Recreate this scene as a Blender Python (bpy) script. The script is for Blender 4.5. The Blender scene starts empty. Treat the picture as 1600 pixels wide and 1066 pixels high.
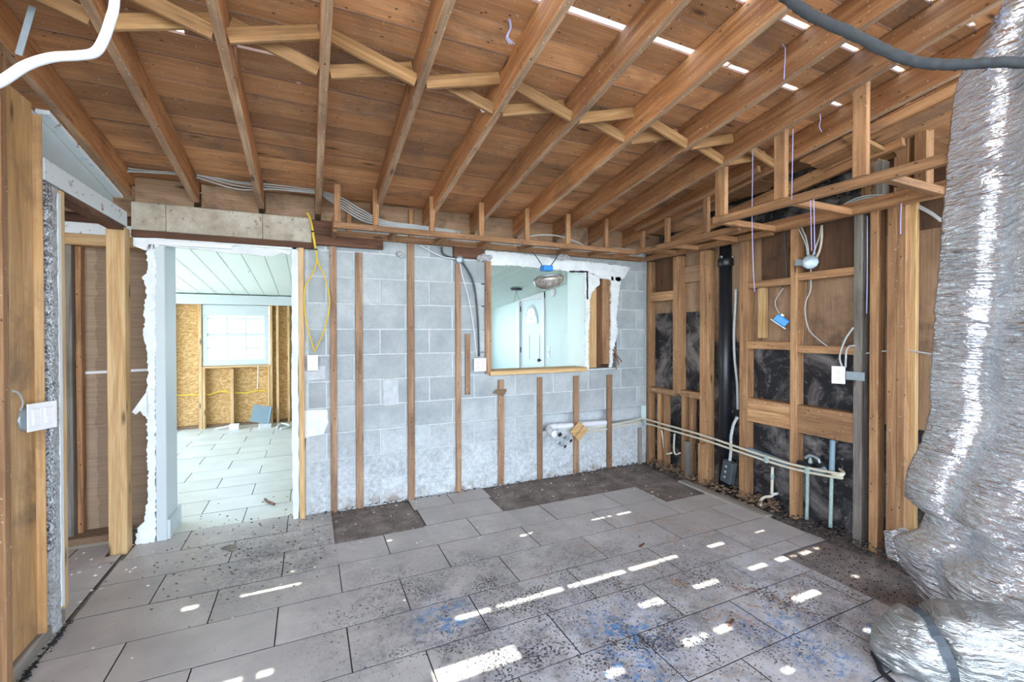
import bpy, bmesh, math, random
from mathutils import Vector, Matrix, noise as mnoise
from mathutils.geometry import delaunay_2d_cdt
random.seed(7)
sc = bpy.context.scene
col = sc.collection
V = Vector

# ------------------------------------------------------------------ camera
F, YAW, PITCH, ROLL, SHIFT = 691.22, 0.43079, 0.0089, 0.0016, -9.66
CAM = V((0, 0, 1.40))
cy, sy = math.cos(YAW), math.sin(YAW)
FWD = V((sy*math.cos(PITCH), cy*math.cos(PITCH), -math.sin(PITCH)))
_r = V((cy, -sy, 0)); _d = FWD.cross(_r)
RIGHT = math.cos(ROLL)*_r + math.sin(ROLL)*_d
DOWN = -math.sin(ROLL)*_r + math.cos(ROLL)*_d
cam = bpy.data.cameras.new('camera'); cam_o = bpy.data.objects.new('camera', cam); col.objects.link(cam_o)
cam.sensor_width = 36; cam.lens = F/1600*36; cam.shift_y = SHIFT/1600; cam.clip_start = 0.02
m = Matrix.Identity(4)
for i in range(3):
    m[i][0] = RIGHT[i]; m[i][1] = -DOWN[i]; m[i][2] = -FWD[i]; m[i][3] = CAM[i]
cam_o.matrix_world = m
sc.camera = cam_o

# ------------------------------------------------------------------ sky, sun, exposure
sc.view_settings.view_transform = 'Standard'; sc.view_settings.look = 'None'
sc.view_settings.gamma = 1; sc.view_settings.use_curve_mapping = False
sc.view_settings.exposure = 1.25
w = bpy.data.worlds.new('sky'); sc.world = w; w.use_nodes = True
nt = w.node_tree; nt.nodes.clear()
tc = nt.nodes.new('ShaderNodeTexCoord'); sep = nt.nodes.new('ShaderNodeSeparateXYZ')
rmp = nt.nodes.new('ShaderNodeValToRGB'); bg = nt.nodes.new('ShaderNodeBackground'); wo = nt.nodes.new('ShaderNodeOutputWorld')
nt.links.new(tc.outputs['Generated'], sep.inputs[0]); nt.links.new(sep.outputs['Z'], rmp.inputs[0])
nt.links.new(rmp.outputs[0], bg.inputs[0]); nt.links.new(bg.outputs[0], wo.inputs[0])
rmp.color_ramp.elements[0].position = 0.0; rmp.color_ramp.elements[0].color = (0.86, 0.93, 1, 1)
rmp.color_ramp.elements[1].position = 0.75; rmp.color_ramp.elements[1].color = (0.38, 0.62, 1, 1)
bg.inputs[1].default_value = 3.5
sun = bpy.data.lights.new('sun', 'SUN'); sun.energy = 9; sun.angle = math.radians(0.53); sun.color = (1, 0.96, 0.9)
sun_o = bpy.data.objects.new('sun', sun); col.objects.link(sun_o)
SUND = V((-0.055, 0.437, -2.77)).normalized()
sun_o.rotation_euler = SUND.to_track_quat('-Z', 'Y').to_euler(); sun_o.location = (0, -2, 8)

# ------------------------------------------------------------------ helpers
def ray(u, v): return RIGHT*((u-800)/F) + DOWN*((v-533-SHIFT)/F) + FWD
def onA(ax, val, u, v):
    D = ray(u, v); return CAM + D*((val-CAM[ax])/D[ax])
def onX(x, u, v): return onA(0, x, u, v)
def onY(y, u, v): return onA(1, y, u, v)
def onZ(z, u, v): return onA(2, z, u, v)
def srgb(h):
    h = h.lstrip('#'); c = [int(h[i:i+2], 16)/255 for i in (0, 2, 4)]
    return tuple(((x/12.92) if x <= .04045 else ((x+.055)/1.055)**2.4) for x in c) + (1,)

def tag(o, label, cat, group=None):
    o['label'] = label; o['category'] = cat
    if group: o['group'] = group
    return o
def empty(name, loc, label, cat, group=None):
    o = bpy.data.objects.new(name, None); o.empty_display_size = .05; col.objects.link(o); o.location = loc
    return tag(o, label, cat, group)
def struct(o): o['kind'] = 'structure'; return o
def stuff(o): o['kind'] = 'stuff'; return o

def link(name, me, mat, root=None, M=None):
    o = bpy.data.objects.new(name, me); col.objects.link(o)
    if mat is not None and not me.materials: me.materials.append(mat)
    M = M or Matrix.Identity(4)
    if root is not None:
        o.parent = root
        M = root_mat(root).inverted() @ M
    o.matrix_basis = M
    return o
def root_mat(r):
    m_ = r.matrix_basis.copy()
    while r.parent is not None:
        r = r.parent; m_ = r.matrix_basis @ m_
    return m_
def mesh(name, vs, fs, smooth=False):
    me = bpy.data.meshes.new(name); me.from_pydata([tuple(v) for v in vs], [], fs)
    if smooth: me.polygons.foreach_set('use_smooth', [True]*len(me.polygons))
    me.update(); return me
def fixn(me):
    b = bmesh.new(); b.from_mesh(me); bmesh.ops.recalc_face_normals(b, faces=b.faces); b.to_mesh(me); b.free(); return me

def bar_mesh(L, wd, h, c=None):
    """chamfered box, length on x from 0 to L, centred on y and z"""
    if c is None: c = min(.0025, wd*.12, h*.12)
    a, b = wd/2, h/2
    sec = [(-a+c, -b), (a-c, -b), (a, -b+c), (a, b-c), (a-c, b), (-a+c, b), (-a, b-c), (-a, -b+c)]
    vs = [(0, y, z) for y, z in sec] + [(L, y, z) for y, z in sec]
    fs = [(i, (i+1) % 8, 8+(i+1) % 8, 8+i) for i in range(8)] + [tuple(range(7, -1, -1)), tuple(range(8, 16))]
    return mesh('bar', vs, [f[::-1] for f in fs] if False else fs)
def bar(name, a, b, wd, h, mat, root=None, up=(0, 0, 1), c=None):
    """wd is the size across, h the size along up"""
    a, b = V(a), V(b); X = (b-a); L = X.length; X.normalize(); Z = V(up)
    Z = (Z - X*Z.dot(X)).normalized(); Y = Z.cross(X)
    M = Matrix(((X.x, Y.x, Z.x, a.x), (X.y, Y.y, Z.y, a.y), (X.z, Y.z, Z.z, a.z), (0, 0, 0, 1)))
    return link(name, bar_mesh(L, wd, h, c), mat, root, M)
def box(name, lo, hi, mat, root=None, c=None, axis=None):
    """axis-aligned chamfered box; its grain runs along the longest side"""
    lo, hi = V(lo), V(hi); s = hi-lo; m_ = (lo+hi)/2
    ax = axis if axis is not None else max(range(3), key=lambda i: s[i])
    a, b = m_.copy(), m_.copy(); a[ax] = lo[ax]; b[ax] = hi[ax]
    if ax == 0: return bar(name, a, b, s.y, s.z, mat, root, (0, 0, 1), c)
    if ax == 1: return bar(name, a, b, s.x, s.z, mat, root, (0, 0, 1), c)
    return bar(name, a, b, s.x, s.y, mat, root, (0, 1, 0), c)
def smooth_path(pts, n=6):
    pts = [V(p) for p in pts]
    if len(pts) < 3: return pts
    P = [2*pts[0]-pts[1]] + pts + [2*pts[-1]-pts[-2]]; out = []
    for i in range(1, len(P)-2):
        for k in range(n):
            t = k/n; a, b, c, d = P[i-1], P[i], P[i+1], P[i+2]
            out.append(.5*((2*b)+(c-a)*t+(2*a-5*b+4*c-d)*t*t+(3*b-a-3*c+d)*t**3))
    out.append(pts[-1]); return out
def tube_geo(path, r, n=8, vs=None, fs=None, caps=True, wob=0):
    vs = [] if vs is None else vs; fs = [] if fs is None else fs
    N = len(path); prev = None; base0 = len(vs)
    for i, p in enumerate(path):
        t = (path[min(i+1, N-1)]-path[max(i-1, 0)]).normalized()
        if prev is None:
            prev = t.orthogonal().normalized()
        prev = (prev-t*prev.dot(t)).normalized(); q = t.cross(prev)
        rr = r(i/(N-1)) if callable(r) else r
        for k in range(n):
            a = 2*math.pi*k/n
            q2 = rr*(1+wob*mnoise.noise(V((p.x*60+k, p.y*60, p.z*60)))) if wob else rr
            vs.append(p + (prev*math.cos(a)+q*math.sin(a))*q2)
    for i in range(N-1):
        for k in range(n):
            b = base0+i*n
            fs.append((b+k, b+(k+1) % n, b+n+(k+1) % n, b+n+k))
    if caps:
        fs.append(tuple(base0+k for k in range(n-1, -1, -1))); fs.append(tuple(base0+(N-1)*n+k for k in range(n)))
    return vs, fs
def tube(name, pts, r, mat, root=None, n=8, curve=True, k=6, wob=0):
    vs, fs = tube_geo(smooth_path(pts, k) if curve else [V(p) for p in pts], r, n, wob=wob)
    return link(name, fixn(mesh(name, vs, fs, True)), mat, root)
def tubes(name, list_pts, r, mat, root=None, n=6, k=6):
    vs, fs = [], []
    for pts in list_pts: tube_geo(smooth_path(pts, k), r, n, vs, fs)
    return link(name, fixn(mesh(name, vs, fs, True)), mat, root)
def jag(pts, amp, step):
    """ragged version of a closed outline of 3D points"""
    out = []; n = len(pts)
    for i in range(n):
        a, b = V(pts[i]), V(pts[(i+1) % n]); L = (b-a).length; k = max(1, int(L/step))
        for j in range(k):
            p = a.lerp(b, j/k)
            if j: p = p + V((random.uniform(-amp, amp), 0, random.uniform(-amp, amp)))
            out.append(p)
    return out
def slab(name, outline, thick, mat, root=None, axis=(0, 1, 0)):
    """extrudes an outline (ordered 3D points) by thick along axis"""
    T = V(axis)*thick; n = len(outline); P3 = [V(p) for p in outline]
    # flatten onto the two axes across the extrusion, then fill only the inside of the outline
    A_ = V(axis).normalized(); X_ = A_.orthogonal().normalized(); Y_ = A_.cross(X_)
    flat = [V((p.dot(X_), p.dot(Y_))) for p in P3]
    co, _, tri, src, _, _ = delaunay_2d_cdt(flat, [], [list(range(n))], 1, 1e-6)
    d0_ = sum(p.dot(A_) for p in P3)/n
    def lift(q, ids):
        return P3[ids[0]] if ids else X_*q.x + Y_*q.y + A_*d0_
    F_ = [lift(q, ids) for q, ids in zip(co, src)]; k_ = len(F_)
    vs = F_ + [p+T for p in F_]
    fs = [tuple(t) for t in tri] + [tuple(k_+i for i in t[::-1]) for t in tri]
    use = {}
    for t in tri:
        for a, b_ in zip(t, list(t[1:])+[t[0]]): use[(a, b_)] = 1
    for (a, b_) in use:
        if (b_, a) not in use: fs.append((b_, a, k_+a, k_+b_))
    me = fixn(mesh(name, vs, fs))
    return link(name, me, mat, root)
def lathe(name, prof, origin, axis, mat, root=None, n=20):
    """prof: (radius, height along axis)"""
    Z = V(axis).normalized(); X = Z.orthogonal().normalized(); Y = Z.cross(X); vs, fs = [], []
    for r, h in prof:
        for k in range(n):
            a = 2*math.pi*k/n; vs.append(V(origin)+Z*h+(X*math.cos(a)+Y*math.sin(a))*r)
    for i in range(len(prof)-1):
        for k in range(n): fs.append((i*n+k, i*n+(k+1) % n, (i+1)*n+(k+1) % n, (i+1)*n+k))
    fs.append(tuple(range(n-1, -1, -1))); fs.append(tuple((len(prof)-1)*n+k for k in range(n)))
    me = fixn(mesh(name, vs, fs, True))
    return link(name, me, mat, root)
def crumbs(name, spots, size, mat, seed=1):
    """many small irregular chips as one object; spots: list of positions"""
    rnd = random.Random(seed); vs, fs = [], []
    for p in spots:
        s = size*rnd.uniform(.4, 1.6); b = len(vs); a0 = rnd.uniform(0, 6.28); k = rnd.choice((4, 5, 6))
        h = s*rnd.uniform(.15, .5); st = rnd.uniform(.4, 1)
        tl = rnd.uniform(-.5, .5)*h
        for z in (0, 1):
            for i in range(k):
                a = a0+6.28*i/k; rr = s*rnd.uniform(.7, 1.1)*(1-.25*z)
                dx, dy = math.cos(a)*rr, math.sin(a)*rr*st
                vs.append((p[0]+dx, p[1]+dy, p[2]+z*h+(tl*math.cos(a) if z else 0)))
        fs.append(tuple(b+k+i for i in range(k)))
        for i in range(k): fs.append((b+i, b+(i+1) % k, b+k+(i+1) % k, b+k+i))
    return stuff(link(name, mesh(name, vs, fs), mat))

# ------------------------------------------------------------------ materials
class NT:
    def __init__(s, name, rough=.7, metal=0.0):
        s.m = bpy.data.materials.new(name); s.m.use_nodes = True; s.t = s.m.node_tree
        s.b = s.t.nodes['Principled BSDF']; s.b.inputs['Roughness'].default_value = rough; s.b.inputs['Metallic'].default_value = metal
    def n(s, k, **kw):
        o = s.t.nodes.new(k)
        for a, v in kw.items():
            if a in ('operation', 'blend_type', 'data_type', 'feature', 'noise_dimensions', 'interpolation', 'wave_type', 'bands_direction', 'distance'): setattr(o, a, v)
            else: o.inputs[a].default_value = v
        return o
    def l(s, a, b): s.t.links.new(a, b)
    def obj(s): return s.n('ShaderNodeTexCoord').outputs['Object']
    def world(s): return s.n('ShaderNodeNewGeometry').outputs['Position']
    def rand(s): return s.n('ShaderNodeObjectInfo').outputs['Random']
    def vshift(s, v, amt=37.0):
        mu = s.n('ShaderNodeMath', operation='MULTIPLY'); s.l(s.rand(), mu.inputs[0]); mu.inputs[1].default_value = amt
        a = s.n('ShaderNodeVectorMath', operation='ADD'); s.l(v, a.inputs[0])
        c = s.n('ShaderNodeCombineXYZ'); s.l(mu.outputs[0], c.inputs[0]); s.l(mu.outputs[0], c.inputs[1]); s.l(mu.outputs[0], c.inputs[2])
        s.l(c.outputs[0], a.inputs[1]); return a.outputs[0]
    def scale(s, v, x, y, z):
        a = s.n('ShaderNodeVectorMath', operation='MULTIPLY'); s.l(v, a.inputs[0]); a.inputs[1].default_value = (x, y, z); return a.outputs[0]
    def noise(s, v, sc_, det=4, rough=.55, dist=0):
        o = s.n('ShaderNodeTexNoise', Scale=sc_, Detail=det, Roughness=rough, Distortion=dist); s.l(v, o.inputs['Vector']); return o.outputs['Fac']
    def ramp(s, f, stops):
        o = s.n('ShaderNodeValToRGB'); e = o.color_ramp.elements
        while len(e) < len(stops): e.new(.5)
        for x, (p, c) in zip(e, stops):
            x.position = p; x.color = srgb(c) if isinstance(c, str) else (c, c, c, 1)
        s.l(f, o.inputs[0]); return o.outputs[0]
    def mix(s, f, a, b, mode='MIX'):
        o = s.n('ShaderNodeMix', data_type='RGBA', blend_type=mode)
        for v, i in ((f, 0), (a, 6), (b, 7)):
            if isinstance(v, str): o.inputs[i].default_value = srgb(v)
            elif isinstance(v, (int, float)): o.inputs[i].default_value = v
            elif isinstance(v, tuple): o.inputs[i].default_value = v
            else: s.l(v, o.inputs[i])
        return o.outputs[2]
    def math(s, op, a, b=None):
        o = s.n('ShaderNodeMath', operation=op)
        for v, i in ((a, 0), (b, 1)):
            if v is None: continue
            if isinstance(v, (int, float)): o.inputs[i].default_value = v
            else: s.l(v, o.inputs[i])
        return o.outputs[0]
    def bump(s, h, st=.3, d=.01):
        o = s.n('ShaderNodeBump', Strength=st, Distance=d); s.l(h, o.inputs['Height']); s.l(o.outputs[0], s.b.inputs['Normal'])
    def out(s, c):
        if isinstance(c, str): s.b.inputs['Base Color'].default_value = srgb(c)
        else: s.l(c, s.b.inputs['Base Color'])
        return s.m

def wood(name, dark, mid, light, stain=None, st_amt=.5, speck=None, rough=.75, vary=.5, knots=True, g=(1.1, 16, 16)):
    s = NT(name, rough); v = s.vshift(s.obj())
    gr = s.noise(s.scale(v, *g), 1.6, 6, .62, .6)
    c = s.ramp(gr, [(.28, dark), (.5, mid), (.72, light)])
    fine = s.noise(s.scale(v, 3, 90, 90), 1.5, 2, .5)
    c = s.mix(.35, c, s.ramp(fine, [(.3, '#6b5a4a'), (.7, '#ffffff')]), 'MULTIPLY')
    hv = s.n('ShaderNodeHueSaturation'); s.l(c, hv.inputs['Color'])
    val = s.math('MULTIPLY_ADD', s.rand(), vary); s.t.nodes[-1].inputs[2].default_value = 1-vary/2
    s.l(val, hv.inputs['Value']); c = hv.outputs[0]
    if stain:
        big = s.noise(v, 2.3, 5, .65, .4)
        c = s.mix(s.ramp(big, [(.5, 0.0), (.72, st_amt)]), c, stain)
    if knots:
        vo = s.n('ShaderNodeTexVoronoi', Scale=1.0); s.l(s.scale(v, 2.2, 9, 9), vo.inputs['Vector'])
        c = s.mix(s.ramp(vo.outputs['Distance'], [(.05, .85), (.14, 0.0)]), c, '#3a2415')
    if speck:
        v2 = s.n('ShaderNodeTexVoronoi', Scale=1.0); s.l(s.scale(v, 13, 24, 24), v2.inputs['Vector'])
        c = s.mix(s.ramp(v2.outputs['Distance'], [(.07, .8), (.12, 0.0)]), c, '#2a1b12')
        sp = s.noise(v, 70, 3, .6); c = s.mix(s.ramp(sp, [(.66, 0.0), (.72, .8)]), c, speck)
    s.bump(gr, .25, .006); return s.out(c)

M = {}
M['rafter'] = wood('rafter wood', '#8a5a36', '#b27a4c', '#cf9a66', '#5c4334', .55, '#cdbba6')
M['roof'] = wood('roof board wood', '#a87850', '#c18c5e', '#d3a477', '#6a5547', .85, '#d6c6b2', vary=.75, g=(.7, 7, 7))
M['edge'] = wood('nailed dusty edge of rafter wood', '#8a6c52', '#ac8a6b', '#c9aa8a', '#5d4a3c', .7, '#e0d6ca', vary=.3)
M['stud'] = wood('stud wood', '#8f6a48', '#b5885e', '#d0a87b', '#6d4f3a', .5, '#d8c8b8')
M['strip'] = wood('furring wood', '#7d5f47', '#a38063', '#bd9d7b', '#54402f', .6, '#c9bba9')
M['soffit'] = wood('soffit wood', '#7f5a3c', '#a77a52', '#c4986c', '#5d4433', .6, '#d2c2b0')
M['pine'] = wood('pine', '#b98f58', '#d8b27c', '#e6c898', None, 0, None, rough=.6, vary=.2)
M['brace'] = wood('brace wood', '#84603c', '#a47c50', '#bf996b', '#6e5136', .6, None, vary=.4)
M['greywood'] = wood('grey weathered wood', '#6e6860', '#918a80', '#aaa398', '#4c463f', .6, None)
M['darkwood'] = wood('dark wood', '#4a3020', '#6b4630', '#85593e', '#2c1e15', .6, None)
M['plywood'] = wood('brown sheathing', '#86684d', '#a58567', '#bea083', '#2f241c', .85, None, g=(.6, 3, 3), vary=.25)
M['oldboard'] = wood('old wide board', '#b48a58', '#d3a872', '#e3c294', '#6f5845', .9, None, g=(.7, 7, 7), vary=.1)

s = NT('painted white wood', .55); v = s.vshift(s.obj())
c = s.mix(s.ramp(s.noise(v, 28, 4), [(.62, 0.0), (.7, 1.0)]), '#dfe7ea', '#8d7a68'); M['whitewood'] = s.out(c)
s = NT('block', .9); v = s.vshift(s.world(), 5); n1 = s.noise(v, 3.2, 6, .7); n2 = s.noise(v, 90, 3, .7)
c = s.ramp(n1, [(.3, '#959da0'), (.5, '#a9b1b2'), (.7, '#bec5c6')])
hv = s.n('ShaderNodeHueSaturation'); s.l(c, hv.inputs['Color']); vv = s.math('MULTIPLY_ADD', s.rand(), .16); s.t.nodes[-1].inputs[2].default_value = .90; s.l(vv, hv.inputs['Value'])
c = s.mix(s.ramp(n2, [(.34, .35), (.46, 0.0)]), hv.outputs[0], '#8d9498')
spz = s.n('ShaderNodeSeparateXYZ'); s.l(s.world(), spz.inputs[0])
eff = s.math('MULTIPLY', s.ramp(spz.outputs['Z'], [(.1, 1.0), (.75, 0.0)]), s.ramp(s.noise(v, 30, 7, .8), [(.38, 0.0), (.62, .62)]))
c = s.mix(eff, c, '#eef4f7')
base = s.math('MULTIPLY', s.ramp(spz.outputs['Z'], [(.0, 1.0), (.12, 0.0)]), s.ramp(s.noise(v, 7, 4, .7), [(.48, 0.0), (.62, .9)]))
c = s.mix(base, c, '#86725c')
s.bump(n2, .35, .006); M['block'] = s.out(c)
s = NT('mortar', .95); c = s.ramp(s.noise(s.world(), 20, 4), [(.3, '#b4bbbd'), (.7, '#c9cfd1')]); M['mortar'] = s.out(c)
s = NT('concrete lintel', .9); v = s.world(); c = s.ramp(s.noise(v, 6, 6, .7), [(.3, '#948a76'), (.5, '#b3aa98'), (.7, '#cac4b6')])
c = s.mix(s.ramp(s.noise(v, 34, 4, .7), [(.60, 0.0), (.68, .8)]), c, '#6e6354'); s.bump(s.noise(v, 60, 4), .4, .008); M['concrete'] = s.out(c)

# tiles: greige stone with black grit, tan water marks and blue chalk, all fixed to places on the floor
s = NT('floor tile', .42); P_ = s.world(); v = s.vshift(s.obj(), 3)
sp = s.n('ShaderNodeSeparateXYZ'); s.l(P_, sp.inputs[0])
c = s.ramp(s.noise(s.vshift(P_, 9), 2.5, 6, .65), [(.3, '#a29d98'), (.55, '#b6b1ab'), (.75, '#cac6c0')])
def blob(x, y, r, soft):
    d = s.n('ShaderNodeVectorMath', operation='DISTANCE'); s.l(P_, d.inputs[0]); d.inputs[1].default_value = (x, y, 0)
    return s.ramp(s.math('DIVIDE', d.outputs['Value'], r), [(soft, 1.0), (1.0, 0.0)])
def addm(*fs):
    o = fs[0]
    for f in fs[1:]: o = s.math('MAXIMUM', o, f)
    return o
dirty = addm(blob(1.2, 1.75, 1.5, .2), blob(2.2, 1.5, 1.1, .2), blob(.5, 2.3, .7, .1), blob(-.2, 3.1, .7, .1), blob(.8, 1.4, 1.0, .3), blob(.55, 2.0, .6, .2), blob(.9, 2.35, .6, .1))
gritn = s.noise(P_, 75, 3, .6); patch = s.noise(P_, 3.6, 5, .65, .5)
dens = s.math('MULTIPLY', dirty, s.ramp(patch, [(.40, .15), (.62, 1.0)]))
thr = s.math('SUBTRACT', s.math('MULTIPLY_ADD', dens, .22), 0.0); s.t.nodes[-2].inputs[2].default_value = 0.0
gr = s.ramp(s.math('ADD', gritn, s.math('MULTIPLY', dens, .19)), [(.675, 0.0), (.72, .92)])
smear = s.math('MULTIPLY', dirty, s.ramp(s.noise(P_, 4.2, 7, .72, .7), [(.40, 0.0), (.60, .95)]))
mot = s.ramp(s.noise(P_, 34, 8, .85, .3), [(.40, .15), (.60, 1.0)])
c = s.mix(s.math('MULTIPLY', smear, mot), c, '#38373f')
haze = s.math('MULTIPLY', addm(blob(1.3, 1.5, .9, .2), blob(2.3, 1.4, .8, .3)), s.ramp(s.noise(P_, 9, 5, .7), [(.42, 0.0), (.68, .7)]))
c = s.mix(haze, c, '#d2d4da')
ring = s.ramp(s.noise(P_, 3.1, 3, .5, .8), [(.545, 0.0), (.56, .75), (.575, 0.0)])
c = s.mix(s.math('MULTIPLY', ring, blob(2.1, 1.9, 1.2, .4)), c, '#a9876c')
c = s.mix(gr, c, '#222128')
bl = s.math('MULTIPLY', addm(blob(1.22, 1.42, .20, .1), blob(2.02, 1.36, .26, .1), blob(2.0, 1.15, .2, .2), blob(.6, 2.1, .22, .2), blob(1.35, 1.66, .3, .2), blob(2.45, 1.15, .2, .1)), s.ramp(s.noise(P_, 20, 6, .75, 1.2), [(.50, 0.0), (.60, .95)]))
c = s.mix(bl, c, '#3b78ae')
s.bump(s.noise(P_, 40, 4), .08, .004); M['tile'] = s.out(c)
s = NT('far tile', .35); c = s.ramp(s.noise(s.vshift(s.world(), 9), 3, 4), [(.3, '#c2c3b6'), (.7, '#d6d6cb')]); M['tile2'] = s.out(c)
s = NT('slab', .9); v = s.world(); c = s.ramp(s.noise(v, 5, 7, .7), [(.3, '#5a514a'), (.5, '#7b7068'), (.72, '#a0968c')])
c = s.mix(s.ramp(s.noise(v, 60, 3), [(.6, 0.0), (.66, .7)]), c, '#24211f'); M['slab'] = s.out(c)
s = NT('tar paper', .6); v = s.world(); f1 = s.noise(v, 3.4, 8, .7, .9)
c = s.mix(s.ramp(f1, [(.46, 0.0), (.70, .85)]), '#15161b', '#98918c')
c = s.mix(s.ramp(s.noise(v, 30, 5, .7), [(.6, 0.0), (.68, .6)]), c, '#a9a7a6'); M['tar'] = s.out(c)
s = NT('gypsum', .85); v = s.world(); c = s.ramp(s.noise(v, 9, 5), [(.3, '#d6dddd'), (.7, '#ecf1f1')])
c = s.mix(s.ramp(s.noise(v, 45, 4), [(.66, 0.0), (.72, .6)]), c, '#a79a88'); M['gypsum'] = s.out(c)
s = NT('broken plaster', .95); v = s.world(); n1 = s.noise(v, 70, 5, .75); c = s.ramp(n1, [(.36, '#a39f9a'), (.5, '#d2d5d7'), (.6, '#eef1f3')]); s.bump(n1, 1, .02); M['rough'] = s.out(c)
s = NT('metal lath', .5, .6); v = s.world(); n1 = s.noise(v, 85, 4, .7); c = s.ramp(n1, [(.38, '#4a484c'), (.5, '#9a9ca4'), (.6, '#e4e8ec')]); M['lath'] = s.out(c)
def plain(name, colr, rough=.6, metal=0, var=.12, scl=12):
    s = NT(name, rough, metal); c = s.ramp(s.noise(s.world(), scl, 4), [(.3, colr), (.7, colr)])
    hv = s.n('ShaderNodeHueSaturation'); s.l(c, hv.inputs['Color']); a = s.math('MULTIPLY_ADD', s.noise(s.world(), scl, 4, .6), var*2); s.t.nodes[-1].inputs[2].default_value = 1-var; s.l(a, hv.inputs['Value'])
    return s.out(hv.outputs[0])
M['teal'] = plain('pale aqua paint', '#d9eae6', .5, 0, .04, 3)
M['tealtrim'] = plain('blue grey paint', '#c3cecf', .5, 0, .05, 5)
M['ceil2'] = plain('cream aqua ceiling paint', '#dbe8df', .6, 0, .03, 4)
M['white'] = plain('white plastic', '#e8eaea', .4, 0, .03)
M['cream'] = plain('cream plastic pipe', '#cfc9b4', .45, 0, .15, 25)
M['pvc'] = plain('white pvc', '#dfe3e8', .35, 0, .06)
M['black'] = plain('black pipe', '#1d2126', .35, 0, .2)
M['blacktape'] = plain('black residue', '#17181c', .8, 0, .1)
M['copper'] = plain('corroded copper', '#9fb3ac', .75, .1, .45, 60)
M['bluegrey'] = plain('blue grey pipe', '#7f97a3', .5, 0, .2, 30)
M['galv'] = plain('galvanised steel', '#a6b4bc', .4, .5, .2, 30)
M['blue'] = plain('blue plastic', '#1f87d8', .4, 0, .05)
M['yellow'] = plain('yellow cable', '#e2bf33', .45, 0, .05)
M['whitecable'] = plain('white cable', '#e3e8f0', .4, 0, .03)
M['greycable'] = plain('grey cable', '#b7bcbb', .45, 0, .15, 20)
M['darkcable'] = plain('dark cable', '#43494d', .6, 0, .25, 30)
M['string'] = plain('chalk string', '#a9a9d2', .8, 0, .1)
M['panelgrey'] = plain('grey enamel', '#8fa3ad', .4, .2, .05)
M['chip'] = plain('plaster chips', '#d9d6d2', .9, 0, .2, 60)
M['dark chip'] = plain('dark rubble', '#4e4640', .95, 0, .6, 60)
M['brownchip'] = plain('brown rubble', '#7d654f', .95, 0, .5, 60)
M['brass'] = plain('bronze knob', '#5c5a55', .35, .8, .1)
M['ground'] = plain('pale ground outside', '#a8a79c', .9, 0, .1, 1)
M['grout'] = plain('dark grout', '#4c4743', .9, 0, .2, 20)

s = NT('kraft paper panel', .75); v = s.world(); spx = s.n('ShaderNodeSeparateXYZ'); s.l(v, spx.inputs[0])
wav = s.math('ADD', spx.outputs['X'], s.math('MULTIPLY', s.noise(s.scale(v, 1, 1, 1), 16, 3), .06))
c = s.ramp(s.math('ADD', wav, 2.0), [(.70, '#b39a80'), (.705, '#9d856c')])
c = s.mix(.4, c, s.ramp(s.noise(s.scale(v, 2, 2, 60), 2, 4), [(.3, '#7a6a5a'), (.7, '#ffffff')]), 'MULTIPLY'); M['kraft'] = s.out(c)

s = NT('osb', .8); v = s.world(); vo = s.n('ShaderNodeTexVoronoi', Scale=1.0, Randomness=1.0)
dn = s.n('ShaderNodeTexNoise', Scale=5.0, Detail=2); s.l(v, dn.inputs['Vector'])
wv = s.n('ShaderNodeVectorMath', operation='ADD'); s.l(s.scale(v, 40, 40, 95), wv.inputs[0]); sc3 = s.scale(dn.outputs['Color'], 9, 9, 9); s.l(sc3, wv.inputs[1]); s.l(wv.outputs[0], vo.inputs['Vector'])
sc_ = s.n('ShaderNodeSeparateColor'); s.l(vo.outputs['Color'], sc_.inputs[0])
c = s.ramp(sc_.outputs[0], [(.0, '#a57c48'), (.5, '#c29a60'), (1., '#dab985')])
c = s.mix(s.ramp(s.noise(v, 18, 4, .7), [(.64, 0.0), (.70, .8)]), c, '#5e3d1b'); M['osb'] = s.out(c)

s = NT('foil', .24, .93); v = s.world()
def ridged(v, sc_, det, dist):
    o = s.t.nodes.new('ShaderNodeTexNoise'); o.noise_type = 'RIDGED_MULTIFRACTAL'; o.inputs['Scale'].default_value = sc_; o.inputs['Detail'].default_value = det; o.inputs['Distortion'].default_value = dist; s.l(v, o.inputs['Vector']); return o.outputs['Fac']
n1 = ridged(s.scale(v, 3.5, 3.5, 17), 1.7, 3, 1.0); n2 = s.noise(s.scale(v, 9, 9, 34), 1.8, 3, .6, 1.0)
hh = s.math('ADD', n1, s.math('MULTIPLY', n2, .8))
s.bump(hh, .8, .022)
c = s.ramp(s.noise(v, 5, 4), [(.3, '#dfe5ec'), (.6, '#f6f8fb')])
M['foil'] = s.out(c)
M['foil2'] = M['foil'].copy(); M['foil2'].name = 'dull foil'
_b = M['foil2'].node_tree.nodes['Principled BSDF']; _b.inputs['Roughness'].default_value = .36; _b.inputs['Metallic'].default_value = .85
for _l in list(_b.inputs['Base Color'].links): M['foil2'].node_tree.links.remove(_l)
_b.inputs['Base Color'].default_value = srgb('#b4b6b3')

s = NT('window glass', .02); s.b.inputs['Transmission Weight'].default_value = 1; s.b.inputs['IOR'].default_value = 1.02; M['glass'] = s.out('#f6fbff')
s = NT('lamp glass', .25); s.b.inputs['Metallic'].default_value = .4; v = s.world(); M['lampglass'] = s.out(s.ramp(s.noise(v, 30, 5, .7), [(.35, '#7d766c'), (.65, '#cfc9c0')]))
s = NT('white panel door', .45); M['door'] = s.out('#dcebef')

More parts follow.
